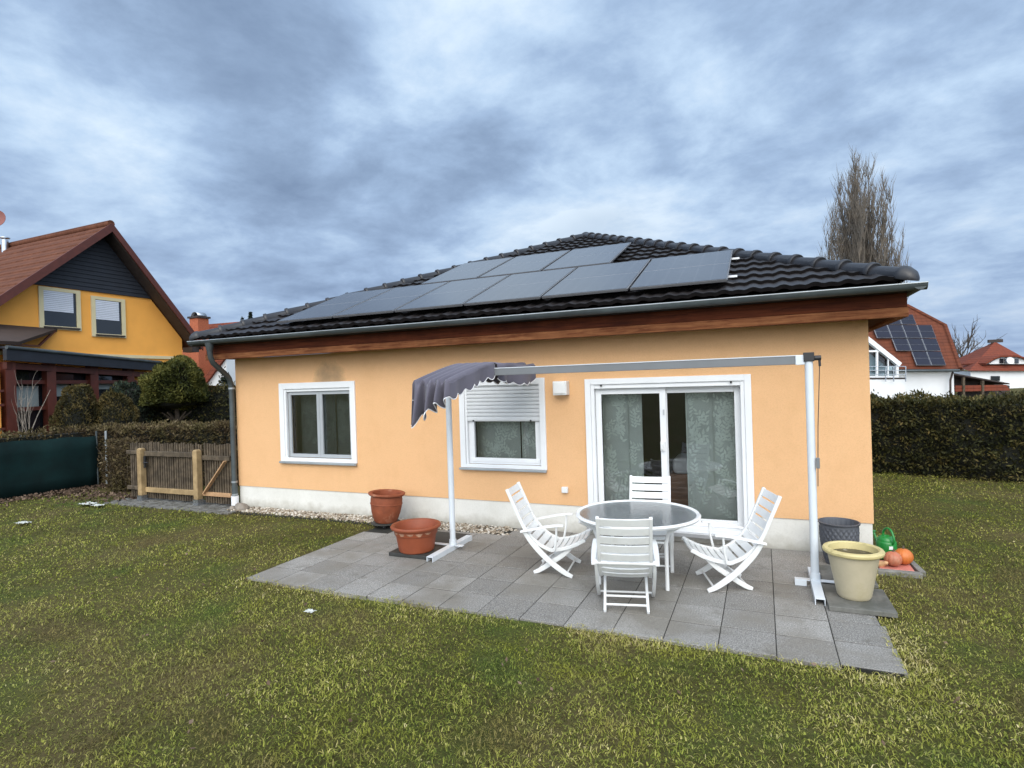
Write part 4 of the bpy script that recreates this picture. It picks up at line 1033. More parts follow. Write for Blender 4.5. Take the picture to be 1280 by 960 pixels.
def shrub(name, label, cx, cy, z0, z1, r, mat, n, size, shape, trunk=None, group=None, jag=.12):
    t = root(name, label, 'shrub' if trunk is None else 'tree', (cx, cy, 0), 0, group)
    v = rng.normal(size=(n, 3)); v /= np.linalg.norm(v, axis=1)[:, None]
    if shape == 'cone':
        h = rng.uniform(0, 1, n)**1.15; a = rng.uniform(0, 2*PI, n); pr = np.sqrt(np.clip(1-h**2.4, 0, 1))*(.86+.14*np.minimum(1, h*5))
        N = np.stack([np.cos(a), np.sin(a), .5+h*.8], 1); C0 = np.stack([np.cos(a)*pr, np.sin(a)*pr, h], 1)
        C = np.array([cx, cy, z0])+C0*np.array([r, r, z1-z0])
    else:
        v[:, 2] = np.where(v[:, 2] < -.35, v[:, 2]*.45, v[:, 2]); N = v; C = np.array([cx, cy, z0+(z1-z0)*.42])+v*np.array([r, r, (z1-z0)*.58])
    N = N/np.linalg.norm(N, axis=1)[:, None]
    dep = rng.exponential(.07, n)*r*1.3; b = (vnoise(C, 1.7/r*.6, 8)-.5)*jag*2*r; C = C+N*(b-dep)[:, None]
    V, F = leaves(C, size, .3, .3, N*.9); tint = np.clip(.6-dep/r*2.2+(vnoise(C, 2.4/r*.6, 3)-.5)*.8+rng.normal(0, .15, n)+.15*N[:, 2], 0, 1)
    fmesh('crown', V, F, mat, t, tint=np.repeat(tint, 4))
    c = MB(); zz = z1-z0
    if shape == 'cone': c.lathe([(r*.72, z0), (r*.75, z0+.2*zz), (r*.62, z0+.55*zz), (r*.3, z0+.85*zz), (.001, z0+.9*zz)], (cx, cy, 0), 16)
    else: c.lathe([(.001, z0+.1*zz), (r*.6, z0+.18*zz), (r*.78, z0+.45*zz), (r*.5, z0+.78*zz), (.001, z0+.86*zz)], (cx, cy, 0), 16)
    c.build('branch_core', 'hedgecore', t, smooth=True)
    if trunk: 
        m = MB().tube([(cx, cy, -.05), (cx+.05, cy, z0*.5), (cx, cy, z0+.3)], [.09, .07, .06], 8)
        for a in range(6): m.tube([(cx, cy, z0-.25), (cx+.45*r*math.cos(a), cy+.45*r*math.sin(a), z0+.1)], [.035, .02], 6)
        m.build('trunk', 'barkdark', t, smooth=True)
    else: MB().tube([(cx, cy, -.05), (cx, cy, z0+.4)], [.06, .04], 8).build('trunk', 'barkdark', t)
    return t
shrub('mop_head_pine', 'round topped pine with bare trunk behind the clipped hedge', -17.0, 4.3, 1.36, 3.03, .86, 'mop', 20000, .12, 'dome', True, None, .2)
shrub('topiary_shrub', 'taller clipped egg shaped shrub in front of the red veranda', -17.3, 1.78, .5, 2.34, .58, 'yew', 9000, .075, 'cone', None, 'clipped shrubs before the veranda')
shrub('topiary_shrub', 'lower clipped shrub between the egg shaped one and the pine', -16.85, 2.42, .5, 2.08, .62, 'yew', 9000, .075, 'cone', None, 'clipped shrubs before the veranda')
shrub('evergreen_shrub', 'loose dark evergreen between the clipped shrubs and the pine', -18.1, 3.75, .4, 2.45, .62, 'conifer', 6000, .10, 'cone', None, None, .3)
def dry_shrub():
    cx, cy = -13.55, .55; t = root('dry_shrub', 'dry brown shrub at the end of the picket fence', 'shrub', (cx, cy, 0))
    n = 4200; a = rng.uniform(0, 6.28, n); h = rng.uniform(0, 1, n); rr = np.sqrt(rng.uniform(0, 1, n))*(.34+.16*np.sin(h*3.1))
    C = np.stack([cx+rr*np.cos(a)*1.15, cy+rr*np.sin(a)*.8, h*1.08], 1); V, F = leaves(C, .075, .28, -.2)
    fmesh('foliage', V, F, 'hedgedry', t, tint=np.repeat(np.clip(rng.normal(.5, .25, n), 0, 1), 4))
    m = MB(); r = random.Random(2)
    for k in range(46):
        a = r.uniform(0, 6.28); x, y = cx+.25*math.cos(a), cy+.2*math.sin(a); m.tube([(x, y, -.03), (x+r.uniform(-.15, .15), y+r.uniform(-.12, .12), .5), (x+r.uniform(-.3, .3), y+r.uniform(-.25, .25), r.uniform(.8, 1.12))], [.008, .006, .003], 4)
    m.build('stem', 'woodgrey', t)
dry_shrub()
def bare_shrub():
    t = root('bare_shrub', 'leafless shrub with arching grey branches before the yellow wall', 'shrub', (-17.6, .55, 0)); m = MB(); r = random.Random(14)
    def br(p, a, el, L, rad, dep):
        pts = [Vector(p)]
        for i in range(7):
            el += r.uniform(-.22, .10); a += r.uniform(-.22, .22)
            pts.append(pts[-1]+Vector((math.cos(a)*math.cos(el)*.6, math.sin(a)*math.cos(el), math.sin(el)))*L/7)
        m.tube(pts, [rad*(1-.75*i/7) for i in range(8)], 5)
        if dep:
            for k in range(4): i = r.randint(2, 6); br(pts[i], a+r.uniform(-1.2, 1.2), el+r.uniform(.1, .9), L*r.uniform(.35, .55), rad*.5, dep-1)
    for k in range(5): br((-17.6+r.uniform(-.2, .2), .55+r.uniform(-.35, .35), -.05), r.uniform(-3.1, 3.1), r.uniform(.9, 1.5), r.uniform(2.0, 3.4), .022, 2)
    m.build('branch', 'barkpale', t, smooth=True)
bare_shrub()

# ------------------------------------------------------------------ screen fence, picket fence, gate
t = root('screen_fence', 'dark green privacy screen stretched along the left boundary', 'fence', (-14.9, -2, 0))
m = MB(); n = 40; vs = []; fs = []
for i in range(n+1):
    s = i/n; x = -15.3+.62*s+.02*math.sin(s*37); y = -6+6.72*s; zt = 1.23-.11*s+.012*math.sin(s*50)
    for k in range(5): vs.append((x+.012*math.sin(k*1.9+s*60), y, .0+zt*k/4))
for i in range(n):
    for k in range(4): fs.append((i*5+k, i*5+5+k, i*5+6+k, i*5+1+k))
o = m.add(vs, fs).build('screen', 'screen', t, smooth=True); o.modifiers.new('thick', 'SOLIDIFY').thickness = .006
for s in (.42, .71, .995): MB().tube([(-15.33+.62*s, -6+6.72*s+.02, 0), (-15.33+.62*s, -6+6.72*s+.02, 1.22)], .02, 8).build('post', 'zinc', t, smooth=True)
MB().tube([(-14.52, .78, -.05), (-14.50, .78, 1.22)], .022, 8).build('end_post', 'zincedge', t, smooth=True)
t = root('picket_fence', 'weathered picket fence with two pale square posts beside the house', 'fence', (-11, -.1, 0))
for x in (-11.91, -10.39):
    p = MB().box(x-.055, x+.055, -.205, -.095, .10, .965)
    p.hexa([(x-.055, -.205, .965), (x+.055, -.205, .965), (x+.055, -.095, .965), (x-.055, -.095, .965)], [(x-.035, -.185, .99), (x+.035, -.185, .99), (x+.035, -.115, .99), (x-.035, -.115, .99)])
    po = p.build('post', 'woodpost', t, bevel=.008)
    MB().box(x-.062, x+.062, -.212, -.088, -.03, .10).build('post_shoe', 'steel', po)
def pickets(x0, x1, seed):
    m = MB(); r = random.Random(seed); x = x0
    while x < x1:
        h = 1.085+r.uniform(-.02, .02); w = r.uniform(.030, .040); tl = r.uniform(-.012, .012)
        m.hexa([(x, -.075, .03), (x+w, -.075, .03), (x+w, -.055, .03), (x, -.055, .03)], [(x+tl, -.075, h), (x+w+tl, -.075, h), (x+w+tl, -.055, h), (x+tl, -.055, h)])
        x += w+r.uniform(.022, .034)
    return m
pickets(-12.35, -10.37, 1).build('pickets', 'woodgrey', t)
for z in (.885, .20): MB().box(-11.85, -10.45, -.135, -.077, z-.045, z+.045).build('rail', 'woodgrey' if z > .5 else 'woodpost', t, bevel=.006)
for z in (.90, .22): MB().box(-12.4, -11.97, -.125, -.077, z-.035, z+.035).build('rail', 'woodgrey', t, bevel=.006)
MB().box(-11.84, -11.80, -.16, -.136, .62, .84).tube([(-11.83, -.17, .72), (-11.70, -.17, .72)], .012, 8).build('hinge', 'black', t)
t = root('garden_gate', 'narrow picket gate with a fresh diagonal brace next to the downpipe', 'gate', (-10, -.1, 0))
pickets(-10.30, -9.64, 2).build('pickets', 'woodgrey', t)
MB().box(-10.32, -9.63, -.12, -.077, .80, .88).build('rail', 'woodgrey', t, bevel=.006); MB().box(-10.32, -9.63, -.12, -.077, .16, .23).build('rail', 'woodnew', t, bevel=.006)
MB().bar((-10.26, -.135, .20), (-9.70, -.135, .80), .022, .075, (0, 1, 0)).build('brace', 'woodnew', t, bevel=.004)

# ------------------------------------------------------------------ yellow house on the left
Y = root('yellow_house', 'yellow rendered house with brown tiled gable roof and dark cladding', 'house', (-20, 3, 0))
GX = -20.0; yr, zr = 6.77, 3.35; ay, az = 4.12, 7.30
yl = -1.2; sl_l = .90; sl_r = 1.18
def rz(y): return az-(ay-y)*sl_l if y < ay else az-(y-ay)*sl_r
MB().poly([(GX, yl, 0), (GX, yr, 0), (GX, yr, rz(yr)-.25), (GX, ay, az-.25), (GX, yl, rz(yl)-.25)], (-10, 0, 0)).build('wall', 'wallyellow', Y)
zc = 5.23
yc0 = ay-(az-.25-zc)/sl_l; yc1 = ay+(az-.25-zc)/sl_r
cl_ = MB(); nb = 14
for k in range(nb):
    z0, z1 = zc+(az-.3-zc)*k/nb, zc+(az-.3-zc)*(k+1)/nb
    a0, b0 = ay-(az-.25-z0)/sl_l, ay+(az-.25-z0)/sl_r; a1, b1 = ay-(az-.25-z1)/sl_l, ay+(az-.25-z1)/sl_r
    cl_.hexa([(GX+.002, a0, z0), (GX+.05, a0, z0), (GX+.05, b0, z0), (GX+.002, b0, z0)], [(GX+.002, a1, z1-.003), (GX+.03, a1, z1-.003), (GX+.03, b1, z1-.003), (GX+.002, b1, z1-.003)])
cl_.build('cladding', 'slateblue', Y)
ye, yw = 7.15, -2.0; ov = .55
rf = MB(); th = .14
def slope_courses(y0, y1, n):
    for k in range(n):
        a, b = y0+(y1-y0)*k/n, y0+(y1-y0)*(k+1)/n
        za, zb = rz(a), rz(b)
        rf.hexa([(GX+ov, a, za-th), (GX+ov, b, zb-th), (GX-10, b, zb-th), (GX-10, a, za-th)], [(GX+ov, a, za+.045), (GX+ov, b, zb+.005), (GX-10, b, zb+.005), (GX-10, a, za+.045)])
slope_courses(ye, ay, 15); slope_courses(yw, ay, 20)
ro = rf.build('roof', 'tilebrown', Y)
MB().tube([(GX+ov, ay, az+.03), (GX-10, ay, az+.03)], .11, 10).build('ridge_cap', 'tilebrown', ro, smooth=True)
bb = MB(); bx = GX+ov
for (a, b) in ((ye, ay), (yw, ay)):
    bb.hexa([(bx+.003, a, rz(a)-.22), (bx+.05, a, rz(a)-.22), (bx+.05, b, rz(b)-.22), (bx+.003, b, rz(b)-.22)], [(bx+.003, a, rz(a)+.05), (bx+.05, a, rz(a)+.05), (bx+.05, b, rz(b)+.05), (bx+.003, b, rz(b)+.05)])
bb.build('bargeboard', 'redwood', Y)
so = MB()
for (a, b) in ((ye-.05, ay+.02), (yw, ay-.02)):
    so.hexa([(GX+.06, a, rz(a)-.24), (bx-.01, a, rz(a)-.24), (bx-.01, b, rz(b)-.24), (GX+.06, b, rz(b)-.24)], [(GX+.06, a, rz(a)-.145), (bx-.01, a, rz(a)-.145), (bx-.01, b, rz(b)-.145), (GX+.06, b, rz(b)-.145)])
so.box(GX+.02, GX+.5, 6.78, 7.05, 3.45, 3.62); so.build('eave_timber', 'darkwood', Y)
for (y0, y1, z0, z1, lab) in ((2.36, 3.46, 3.98, 5.20, 'left gable window'), (3.76, 4.79, 3.84, 5.10, 'right gable window')):
    f = MB()
    f.box(GX+.001, GX+.045, y0, y0+.12, z0, z1); f.box(GX+.001, GX+.045, y1-.12, y1, z0, z1); f.box(GX+.001, GX+.045, y0+.12, y1-.12, z1-.10, z1); f.box(GX+.001, GX+.045, y0+.12, y1-.12, z0, z0+.10)
    w = f.build('window', 'cream', Y); zm = z0+.1+(z1-z0-.2)*.42
    MB().box(GX+.002, GX+.02, y0+.121, y1-.121, z0+.101, z1-.101).build('pane', 'glassdark', w)
    s = MB(); k = 0; z = zm
    while z < z1-.11: s.box(GX+.021, GX+.034, y0+.125, y1-.20, z, min(z+.048, z1-.102)); z += .055
    s.build('shutter', 'shutter2', w)
    MB().box(GX+.0455, GX+.10, y0+.1, y1-.06, z0+.03, z0+.075).build('sill', 'darkwood', w)
# lean-to veranda
pL = onx(8, 433, -18.2); pR = onx(201, 453, -19.75); pL2 = onx(-60, 424, -17.6)
zL, zR = pL[2], pR[2]
fa = MB(); dz = .34
A0, B0 = np.array([pL[0], pL[1]]), np.array([pR[0], pR[1]])
fa.hexa([(*A0, zL-dz), (*B0, zR-dz+.05), (B0[0]-.1, B0[1]-.03, zR-dz+.05), (A0[0]-.1, A0[1]-.03, zL-dz)], [(*A0, zL-.06), (*B0, zR-.04), (B0[0]-.1, B0[1]-.03, zR-.04), (A0[0]-.1, A0[1]-.03, zL-.06)])
fa.build('veranda_fascia', 'slateblue', Y)
MB().tube([(*A0, zL-.02), (*B0, zR-.0)], .05, 10).build('veranda_gutter', 'zinc', Y, smooth=True)
vr = MB(); vr.add([(A0[0]-.02, A0[1], zL-.05), (B0[0]-.02, B0[1], zR-.05), (GX, B0[1], zR+.0), (GX, A0[1], zL+.05)], [(0, 1, 2, 3)]); vo = vr.build('veranda_roof', 'slateblue', Y); vo.modifiers.new('t', 'SOLIDIFY').thickness = .06
MB().box(GX+.002, GX+.05, yl, yr-.35, 3.20, 3.30).build('flashing', 'cream', Y)
d2 = (B0-A0)/np.linalg.norm(B0-A0); LL = np.linalg.norm(B0-A0)
def vpt(s, back=.35): q = A0+d2*s; return (q[0]-back, q[1])
pm_ = MB()
for s in (.22, 1.35, 2.75, 4.15):
    x, y = vpt(s); pm_.box(x-.12, x+.12, y-.11, y+.11, 0, zL-dz-.02)
for z in (.9, 1.72, 2.42):
    a, b = vpt(.22), vpt(LL-.3); pm_.bar((a[0]-.02, a[1], z), (b[0]-.02, b[1], z), .07, .10)
a, b = vpt(.1, .28), vpt(LL-.3, .28); pm_.bar((*a, zL-dz-.12), (*b, zR-dz-.08), .12, .16)
pm_.build('veranda_post', 'redwood', Y)
a, b = vpt(.25, .55), vpt(LL-.25, .55)
MB().hexa([(*a, 0), (*b, 0), (b[0]-.03, b[1], 0), (a[0]-.03, a[1], 0)], [(*a, zL-dz), (*b, zR-dz), (b[0]-.03, b[1], zR-dz), (a[0]-.03, a[1], zL-dz)]).build('veranda_glazing', 'glassdark', Y)
M['blind'] = pm('grey_blind', (.24, .27, .26), .7, .1, 4)
for (s0, s1, z0, z1) in ((.42, 1.12, 1.72, 2.32), (1.52, 2.05, 2.02, 2.44), (2.15, 2.55, 1.9, 2.44), (2.95, 3.9, 2.2, 2.44), (.42, 1.2, .9, 1.05)):
    a, b = vpt(s0, .50), vpt(s1, .50); MB().hexa([(*a, z0), (*b, z0), (b[0]-.02, b[1], z0), (a[0]-.02, a[1], z0)], [(*a, z1), (*b, z1), (b[0]-.02, b[1], z1), (a[0]-.02, a[1], z1)]).build('blind', 'blind', Y)
x, y = vpt(.0, .45); MB().box(x-.2, x+.15, y-3.0, y-.02, 0, 2.75).build('side_wall', 'wallyellow', Y)
rl = MB()
for z in (1.0, 1.25, 1.85, 2.2): rl.bar((x+.25, y-2.5, z), (x+.25, y+.0, z), .05, .06)
rl.build('side_rail', 'redwood', Y)
p1 = onx(72, 413, -19.93); p2 = onx(24, 428, -18.4)
aw = MB(); aw.add([(p1[0], p1[1], p1[2]+.05), (p1[0], p1[1]-4, p1[2]+.10), (p2[0], p2[1]-4, p2[2]+.02), (p2[0], p2[1], p2[2]+.02)], [(0, 1, 2, 3)])
ao = aw.build('sun_awning', 'awning', Y); ao.modifiers.new('t', 'SOLIDIFY').thickness = .09
MB().bar((p1[0]+.05, p1[1]-.1, p1[2]-.02), (p1[0]+.5, p1[1]-.75, p1[2]-.52), .05, .05).bar((p2[0]-.1, p2[1]-.1, p2[2]-.05), (p1[0]+.5, p1[1]-.75, p1[2]-.52), .05, .05).build('awning_arm', 'redwood', Y)
def ony(px, py, yv):
    d = CF*FPX+CR*(px-640)-CU*(py-480); return CP+d*((yv-CP[1])/d[1])
q = ony(15, 284, 4.12)
fl = MB().tube([(q[0], 3.9, az-.3), (q[0], 3.9, az+.16)], .10, 14); fl.lathe([(.001, .0), (.15, .0), (.15, .03), (.001, .05)], (q[0], 3.9, az+.22), 14); fl.tube([(q[0], 3.9, az+.15), (q[0], 3.9, az+.23)], .03, 8)
fl.build('flue', 'steel', Y, smooth=True)
q = ony(-6, 273, 4.3)
ds = MB().lathe([(.001, -.09), (.15, -.075), (.27, -.03), (.33, 0), (.33, .012), (.27, -.015), (.15, -.06), (.001, -.075)], (0, 0, 0), 28).build('satellite_dish', 'dish', Y, smooth=True, world=False)
ds.location = (q[0]-Y.location.x, 4.3-Y.location.y, q[2]); ds.rotation_euler = (R(78), 0, R(35))
MB().tube([(q[0], 4.35, az-.2), (q[0], 4.35, q[2]+.02)], .025, 8).build('dish_mast', 'steel', Y)

# ------------------------------------------------------------------ far house with the brick chimney (left)
B = root('brick_chimney_house', 'far red roofed house with orange brick chimney left of the bungalow', 'house', tuple(at(255, 500, 35)*np.array([1, 1, 0])))
b0 = at(226, 408, 35); b1 = at(300, 402, 36.5); e0 = at(226, 470, 32.5); e1 = at(300, 466, 34)
m = MB(); m.add([b0, b1, e1, e0, 2*b0-e0+np.array([0, 0, 2*(e0[2]-b0[2])]), 2*b1-e1+np.array([0, 0, 2*(e1[2]-b1[2])])], [(0, 1, 2, 3), (0, 1, 5, 4)])
o = m.build('roof', 'tilered', B); o.modifiers.new('t', 'SOLIDIFY').thickness = .2
w0, w1 = at(228, 472, 33), at(299, 468, 34.5); dv = np.array([-.4, .9165, 0])*5
MB().hexa([(w0[0], w0[1], 0), (w1[0], w1[1], 0), (w1[0]+dv[0], w1[1]+dv[1], 0), (w0[0]+dv[0], w0[1]+dv[1], 0)], [(*w0[:2], w0[2]), (*w1[:2], w1[2]), (w1[0]+dv[0], w1[1]+dv[1], w1[2]), (w0[0]+dv[0], w0[1]+dv[1], w0[2])]).build('wall', 'whitewall', B)
c = at(249, 405, 34.2)
ch = MB().box(c[0]-.36, c[0]+.36, c[1]-.36, c[1]+.36, 3.4, c[2]+.32).build('chimney', 'brickred', B)
MB().box(c[0]-.44, c[0]+.44, c[1]-.44, c[1]+.44, c[2]+.321, c[2]+.43).build('chimney_cap', 'darkwood', ch)
cc = MB(); N = 10; vs = []
for yv in (-.3, .3):
    for j in range(N+1): a = PI*j/N; vs.append((c[0]+.3*math.cos(a), c[1]+yv, c[2]+.44+.26*math.sin(a)))
o = cc.add(vs, [(j, j+1, N+2+j, N+1+j) for j in range(N)]).build('chimney_hood', 'steel', ch, smooth=True); o.modifiers.new('t', 'SOLIDIFY').thickness = .02
c2 = at(245, 447, 31.5); MB().box(c2[0]-.9, c2[0]+.85, c2[1]-.5, c2[1]+.6, 0, c2[2]+.55).build('annex', 'brickred', B)
g0 = at(280, 455, 30); g = at(262, 479, 30)
MB().poly([at(256, 482, 30), at(283, 482, 30), at(283, 448, 30), at(276, 452, 30)], (-.3, 2.5, 0)).build('gable', 'whitewall', B)
rl = MB(); p, q = at(252, 486, 29.8), at(282, 446, 29.8); rl.hexa([p, q, q+np.array([-1, 3, 0]), p+np.array([-1, 3, 0])], [p+np.array([-.15, 0, .25]), q+np.array([-.15, 0, .25]), q+np.array([-1.15, 3, .25]), p+np.array([-1.15, 3, .25])]); rl.build('gable_roof', 'tilered', B)
# dark pine spray by the downpipe
p = at(281, 468, 20); t = root('young_conifer', 'sparse dark conifer sprays just left of the downpipe', 'tree', (p[0], p[1], 0))
n = 1500; h = rng.uniform(0, 1, n); a = rng.uniform(0, 6.28, n); cl3 = np.floor(h*6)/6+.08*rng.normal(size=n); rr = rng.uniform(0, .35, n)*(1.1-cl3*.6)
V, F = leaves(np.stack([p[0]+rr*np.cos(a), p[1]+rr*np.sin(a), 1.0+1.75*cl3], 1), .11, .35)
fmesh('crown', V, F, 'conifer', t, tint=np.repeat(rng.uniform(0, 1, n), 4)); MB().tube([(p[0], p[1], 0), (p[0], p[1], 2.75)], [.05, .012], 6).build('trunk', 'barkdark', t)

# ------------------------------------------------------------------ white house (right)
q = at(1150, 490, 30)
Wh = root('white_house', 'white house with rusty tiled roof carrying a block of solar panels', 'house', (q[0], q[1], 0))
eR, eL = at(1200, 461, 30), at(1040, 461, 30); vR, rR, rL = at(1181, 407, 32), at(1133, 382, 33), at(1040, 350, 33)
eX = eL+(eL-eR)*.75; rX = rL+(eL-eR)*.75
bk = np.array([-.4, .9165, 0])
m = MB(); top = [eX, eR, vR, rR, rL, rX]
m.add(top+[vR+bk*5, rR+bk*2, eR+bk*9, eX+bk*9], [(0, 1, 2, 3, 4, 5), (2, 6, 7, 3), (1, 8, 6, 2), (5, 9, 0)])
o = m.build('roof', 'tilerust', Wh); o.modifiers.new('t', 'SOLIDIFY').thickness = .18
hb = MB().tube([rR, vR, eR], .12, 8); hb.build('verge_cap', 'tilerust', Wh, smooth=True)
w1 = at(1192, 464, 30.4); w0 = w1+(eL-eR)*1.68
MB().hexa([(*w0[:2], -1), (*w1[:2], -1), (*(w1+bk*8)[:2], -1), (*(w0+bk*8)[:2], -1)], [(*w0[:2], 1.98), (*w1[:2], 1.98), (*(w1+bk*8)[:2], 1.98), (*(w0+bk*8)[:2], 1.98)]).build('wall', 'whitewall', Wh)
MB().tube([at(1199, 463, 29.9), at(1090, 464, 29.9)], .07, 8).build('gutter', 'zinc', Wh, smooth=True)
MB().tube([at(1191, 465, 30.1), at(1188, 475, 30.1), at(1188, 500, 30.1)], .05, 8).build('downpipe', 'darkwood', Wh, smooth=True)
# cross gable with glazed balcony front
def gp(x, y, d=28.6): return at(x, y, d)
MB().poly([gp(948, 500), gp(1131, 500), gp(1131, 474.5), gp(948, 474.5)], bk*2).build('balcony_wall', 'whitewall', Wh)
MB().poly([gp(946, 474), gp(1133, 474), gp(1133, 472), gp(946, 472)], bk*1.2).build('balcony_slab', 'darkwood', Wh)
MB().poly([gp(958, 471.5, 29.2), gp(1120, 471.5, 29.2), gp(1120, 455, 29.2), gp(1087, 427, 29.2), gp(1040, 390, 29.2), gp(993, 427, 29.2), gp(958, 455, 29.2)], bk*.3).build('gable_glazing', 'glassdoor', Wh)
MB().poly([gp(960, 471, 30), gp(1118, 471, 30), gp(1118, 456, 30), gp(1087, 430, 30), gp(1040, 392, 30), gp(993, 430, 30), gp(960, 456, 30)], bk*.2).build('gable_backing', 'bedding', Wh)
fm = MB(); f_ = lambda a, b, w: fm.bar(gp(*a, 29.1), gp(*b, 29.1), w, w, tuple(bk))
f_((1040, 389), (1124, 456), .22); f_((1040, 389), (956, 456), .22); f_((1040, 392), (1040, 471), .09); f_((1096, 434), (1096, 471), .09); f_((980, 439), (1100, 439), .09); f_((1121, 455), (1121, 472), .12); f_((958, 471), (1122, 471), .10); f_((1110, 446), (1110, 471), .05)
fm.build('gable_frame', 'upvc', Wh)
gr_ = MB(); a_, b_, c_ = gp(1040, 387, 28.8), gp(1127, 457, 28.8), gp(953, 457, 28.8); up_ = np.array([0, 0, .14])
a_, b_, c_ = a_+bk*.5, b_+bk*.5, c_+bk*.5
for p_ in (b_, c_): gr_.hexa([a_, p_, p_+bk*4.2, a_+bk*4.2], [a_+up_, p_+up_, p_+bk*4.2+up_, a_+bk*4.2+up_])
gr_.build('gable_roof', 'tilerust', Wh)
rl = MB()
for x in (1107, 1117, 1132): rl.bar(gp(x, 477, 28.4), gp(x, 458, 28.4), .04, .04, tuple(bk))
for y in (458, 463, 468): rl.bar(gp(948, y, 28.4), gp(1132, y, 28.4), .03, .03, tuple(bk))
rl.build('balcony_railing', 'steel', Wh)
# its solar panels, seen as a stepped block
def on_roof(u, v):   # u,v: pixel position on the roof face
    d = CF*FPX+CR*(u-640)-CU*(v-480); n_ = np.cross(eR-eL, rL-eL); n_ /= np.linalg.norm(n_)
    if n_[2] < 0: n_ = -n_
    return CP+d*(np.dot(eL-CP, n_)/np.dot(d, n_))+n_*.12, n_
colsx = lambda i, v: 1088+18.5*i+(v-408)*.36
rows_y = (395, 408, 425, 441, 459)
for ri, (c0, c1) in enumerate(((1, 3), (0, 4), (1, 4), (2, 4))):
    y0, y1 = rows_y[ri], rows_y[ri+1]
    for i in range(c0, c1):
        pts = [on_roof(colsx(i, y1)+.5, y1-.6), on_roof(colsx(i+1, y1)-.5, y1-.6), on_roof(colsx(i+1, y0)-.5, y0+.6), on_roof(colsx(i, y0)+.5, y0+.6)]
        n_ = pts[0][1]; P = [p[0] for p in pts]
        so_ = MB().poly(P, n_*.05).build('solar_panel', 'fargrid', Wh)
        cen = sum(P)/4; ln = (P[3]-P[0]); mid0, mid1 = (P[0]+P[3])/2, (P[1]+P[2])/2
        cells = MB()
        for quad in ([P[0], P[1], mid1, mid0], [mid0, mid1, P[2], P[3]]):
            c_ = sum(quad)/4; cells.poly([c_+(x-c_)*.96+n_*.051 for x in quad], n_*.012)
        cells.build('cells', 'farcells', so_)
# carport
q = at(1230, 490, 33)
Cp = root('carport', 'dark open carport with a red tiled edge beside the white house', 'carport', (q[0], q[1], 0))
g = lambda x, y, d=32: at(x, y, d)
MB().poly([g(1190, 466), g(1262, 479), g(1262, 480.5), g(1190, 468)], bk*3).build('roof', 'darkwood', Cp)
MB().poly([g(1194, 489.5), g(1263, 488), g(1258, 481), g(1194, 482)], bk*.4).build('tiled_edge', 'tilered', Cp)
MB().poly([g(1194, 502, 33), g(1262, 502, 33), g(1262, 482, 33), g(1194, 470, 33)], bk*.3).build('back_wall', 'darkwood', Cp)
for x in (1204, 1228): MB().bar(g(x, 500), g(x, 470+.17*(x-1194)), .12, .12, tuple(bk)).build('post', 'woodgrey', Cp)
# far hipped house
q = at(1245, 490, 55)
Fh = root('hipped_house', 'far white house with red hipped roof, eyebrow dormer and satellite dish', 'house', (q[0], q[1], 0))
g = lambda x, y, d=55: at(x, y, d)
m = MB(); ap = g(1244, 427, 60); el, er = g(1211, 463.5), g(1310, 463.5); bl_ = g(1183, 455, 66); br_ = el+0
m.add([el, er, ap, bl_, g(1300, 462, 66)], [(0, 1, 2), (0, 2, 3), (1, 4, 2), (3, 2, 4)])
m.build('roof', 'tilered', Fh)
w0, w1 = g(1213, 464, 55.4), g(1308, 464, 55.4); w2, w3 = g(1300, 464, 65), g(1186, 464, 65)
MB().hexa([(*p[:2], -2) for p in (w0, w1, w2, w3)], [(*p[:2], w0[2]-.02) for p in (w0, w1, w2, w3)]).build('wall', 'whitewall', Fh)
MB().poly([g(1239, 470, 55.3), g(1250, 470, 55.3), g(1250, 476, 55.3), g(1239, 476, 55.3)], bk*.05).build('window', 'glassdark', Fh)
do = MB().poly([g(1236, 455, 55.6), g(1290, 455, 55.6), g(1284, 450, 55.6), g(1272, 447, 55.6), g(1252, 447, 55.6), g(1243, 450, 55.6)], bk*2).build('dormer', 'whitewall', Fh)
wd = MB()
for x in (1250, 1256, 1262, 1269): wd.poly([g(x, 454, 55.5), g(x+4.6, 454, 55.5), g(x+4.6, 448, 55.5), g(x, 448, 55.5)], bk*.05)
wd.build('dormer_window', 'glassdark', do)
ec = MB(); pts = [g(1232, 455.5, 55.3), g(1243, 449.2, 55.3), g(1252, 446, 55.3), g(1272, 446, 55.3), g(1284, 449.2, 55.3), g(1294, 455.5, 55.3)]
for a, b in zip(pts, pts[1:]): ec.hexa([a, b, b+bk*3, a+bk*3], [x+np.array([0, 0, .15]) for x in (a, b, b+bk*3, a+bk*3)])
ec.build('dormer_roof', 'tilered', Fh)
c = g(1263, 450.5, 55.0); ds = MB().lathe([(.001, -.08), (.2, -.05), (.33, 0), (.2, -.035), (.001, -.06)], (0, 0, 0), 20).build('satellite_dish', 'plastic', Fh, smooth=True, world=False)
ds.location = tuple(c-np.array([q[0], q[1], 0])); ds.rotation_euler = (R(80), 0, R(15))
MB().box(ap[0]-.6, ap[0]+.6, ap[1]-.2, ap[1]+.2, ap[2]-.1, ap[2]+.22).build('ridge_vent', 'darkwood', Fh)

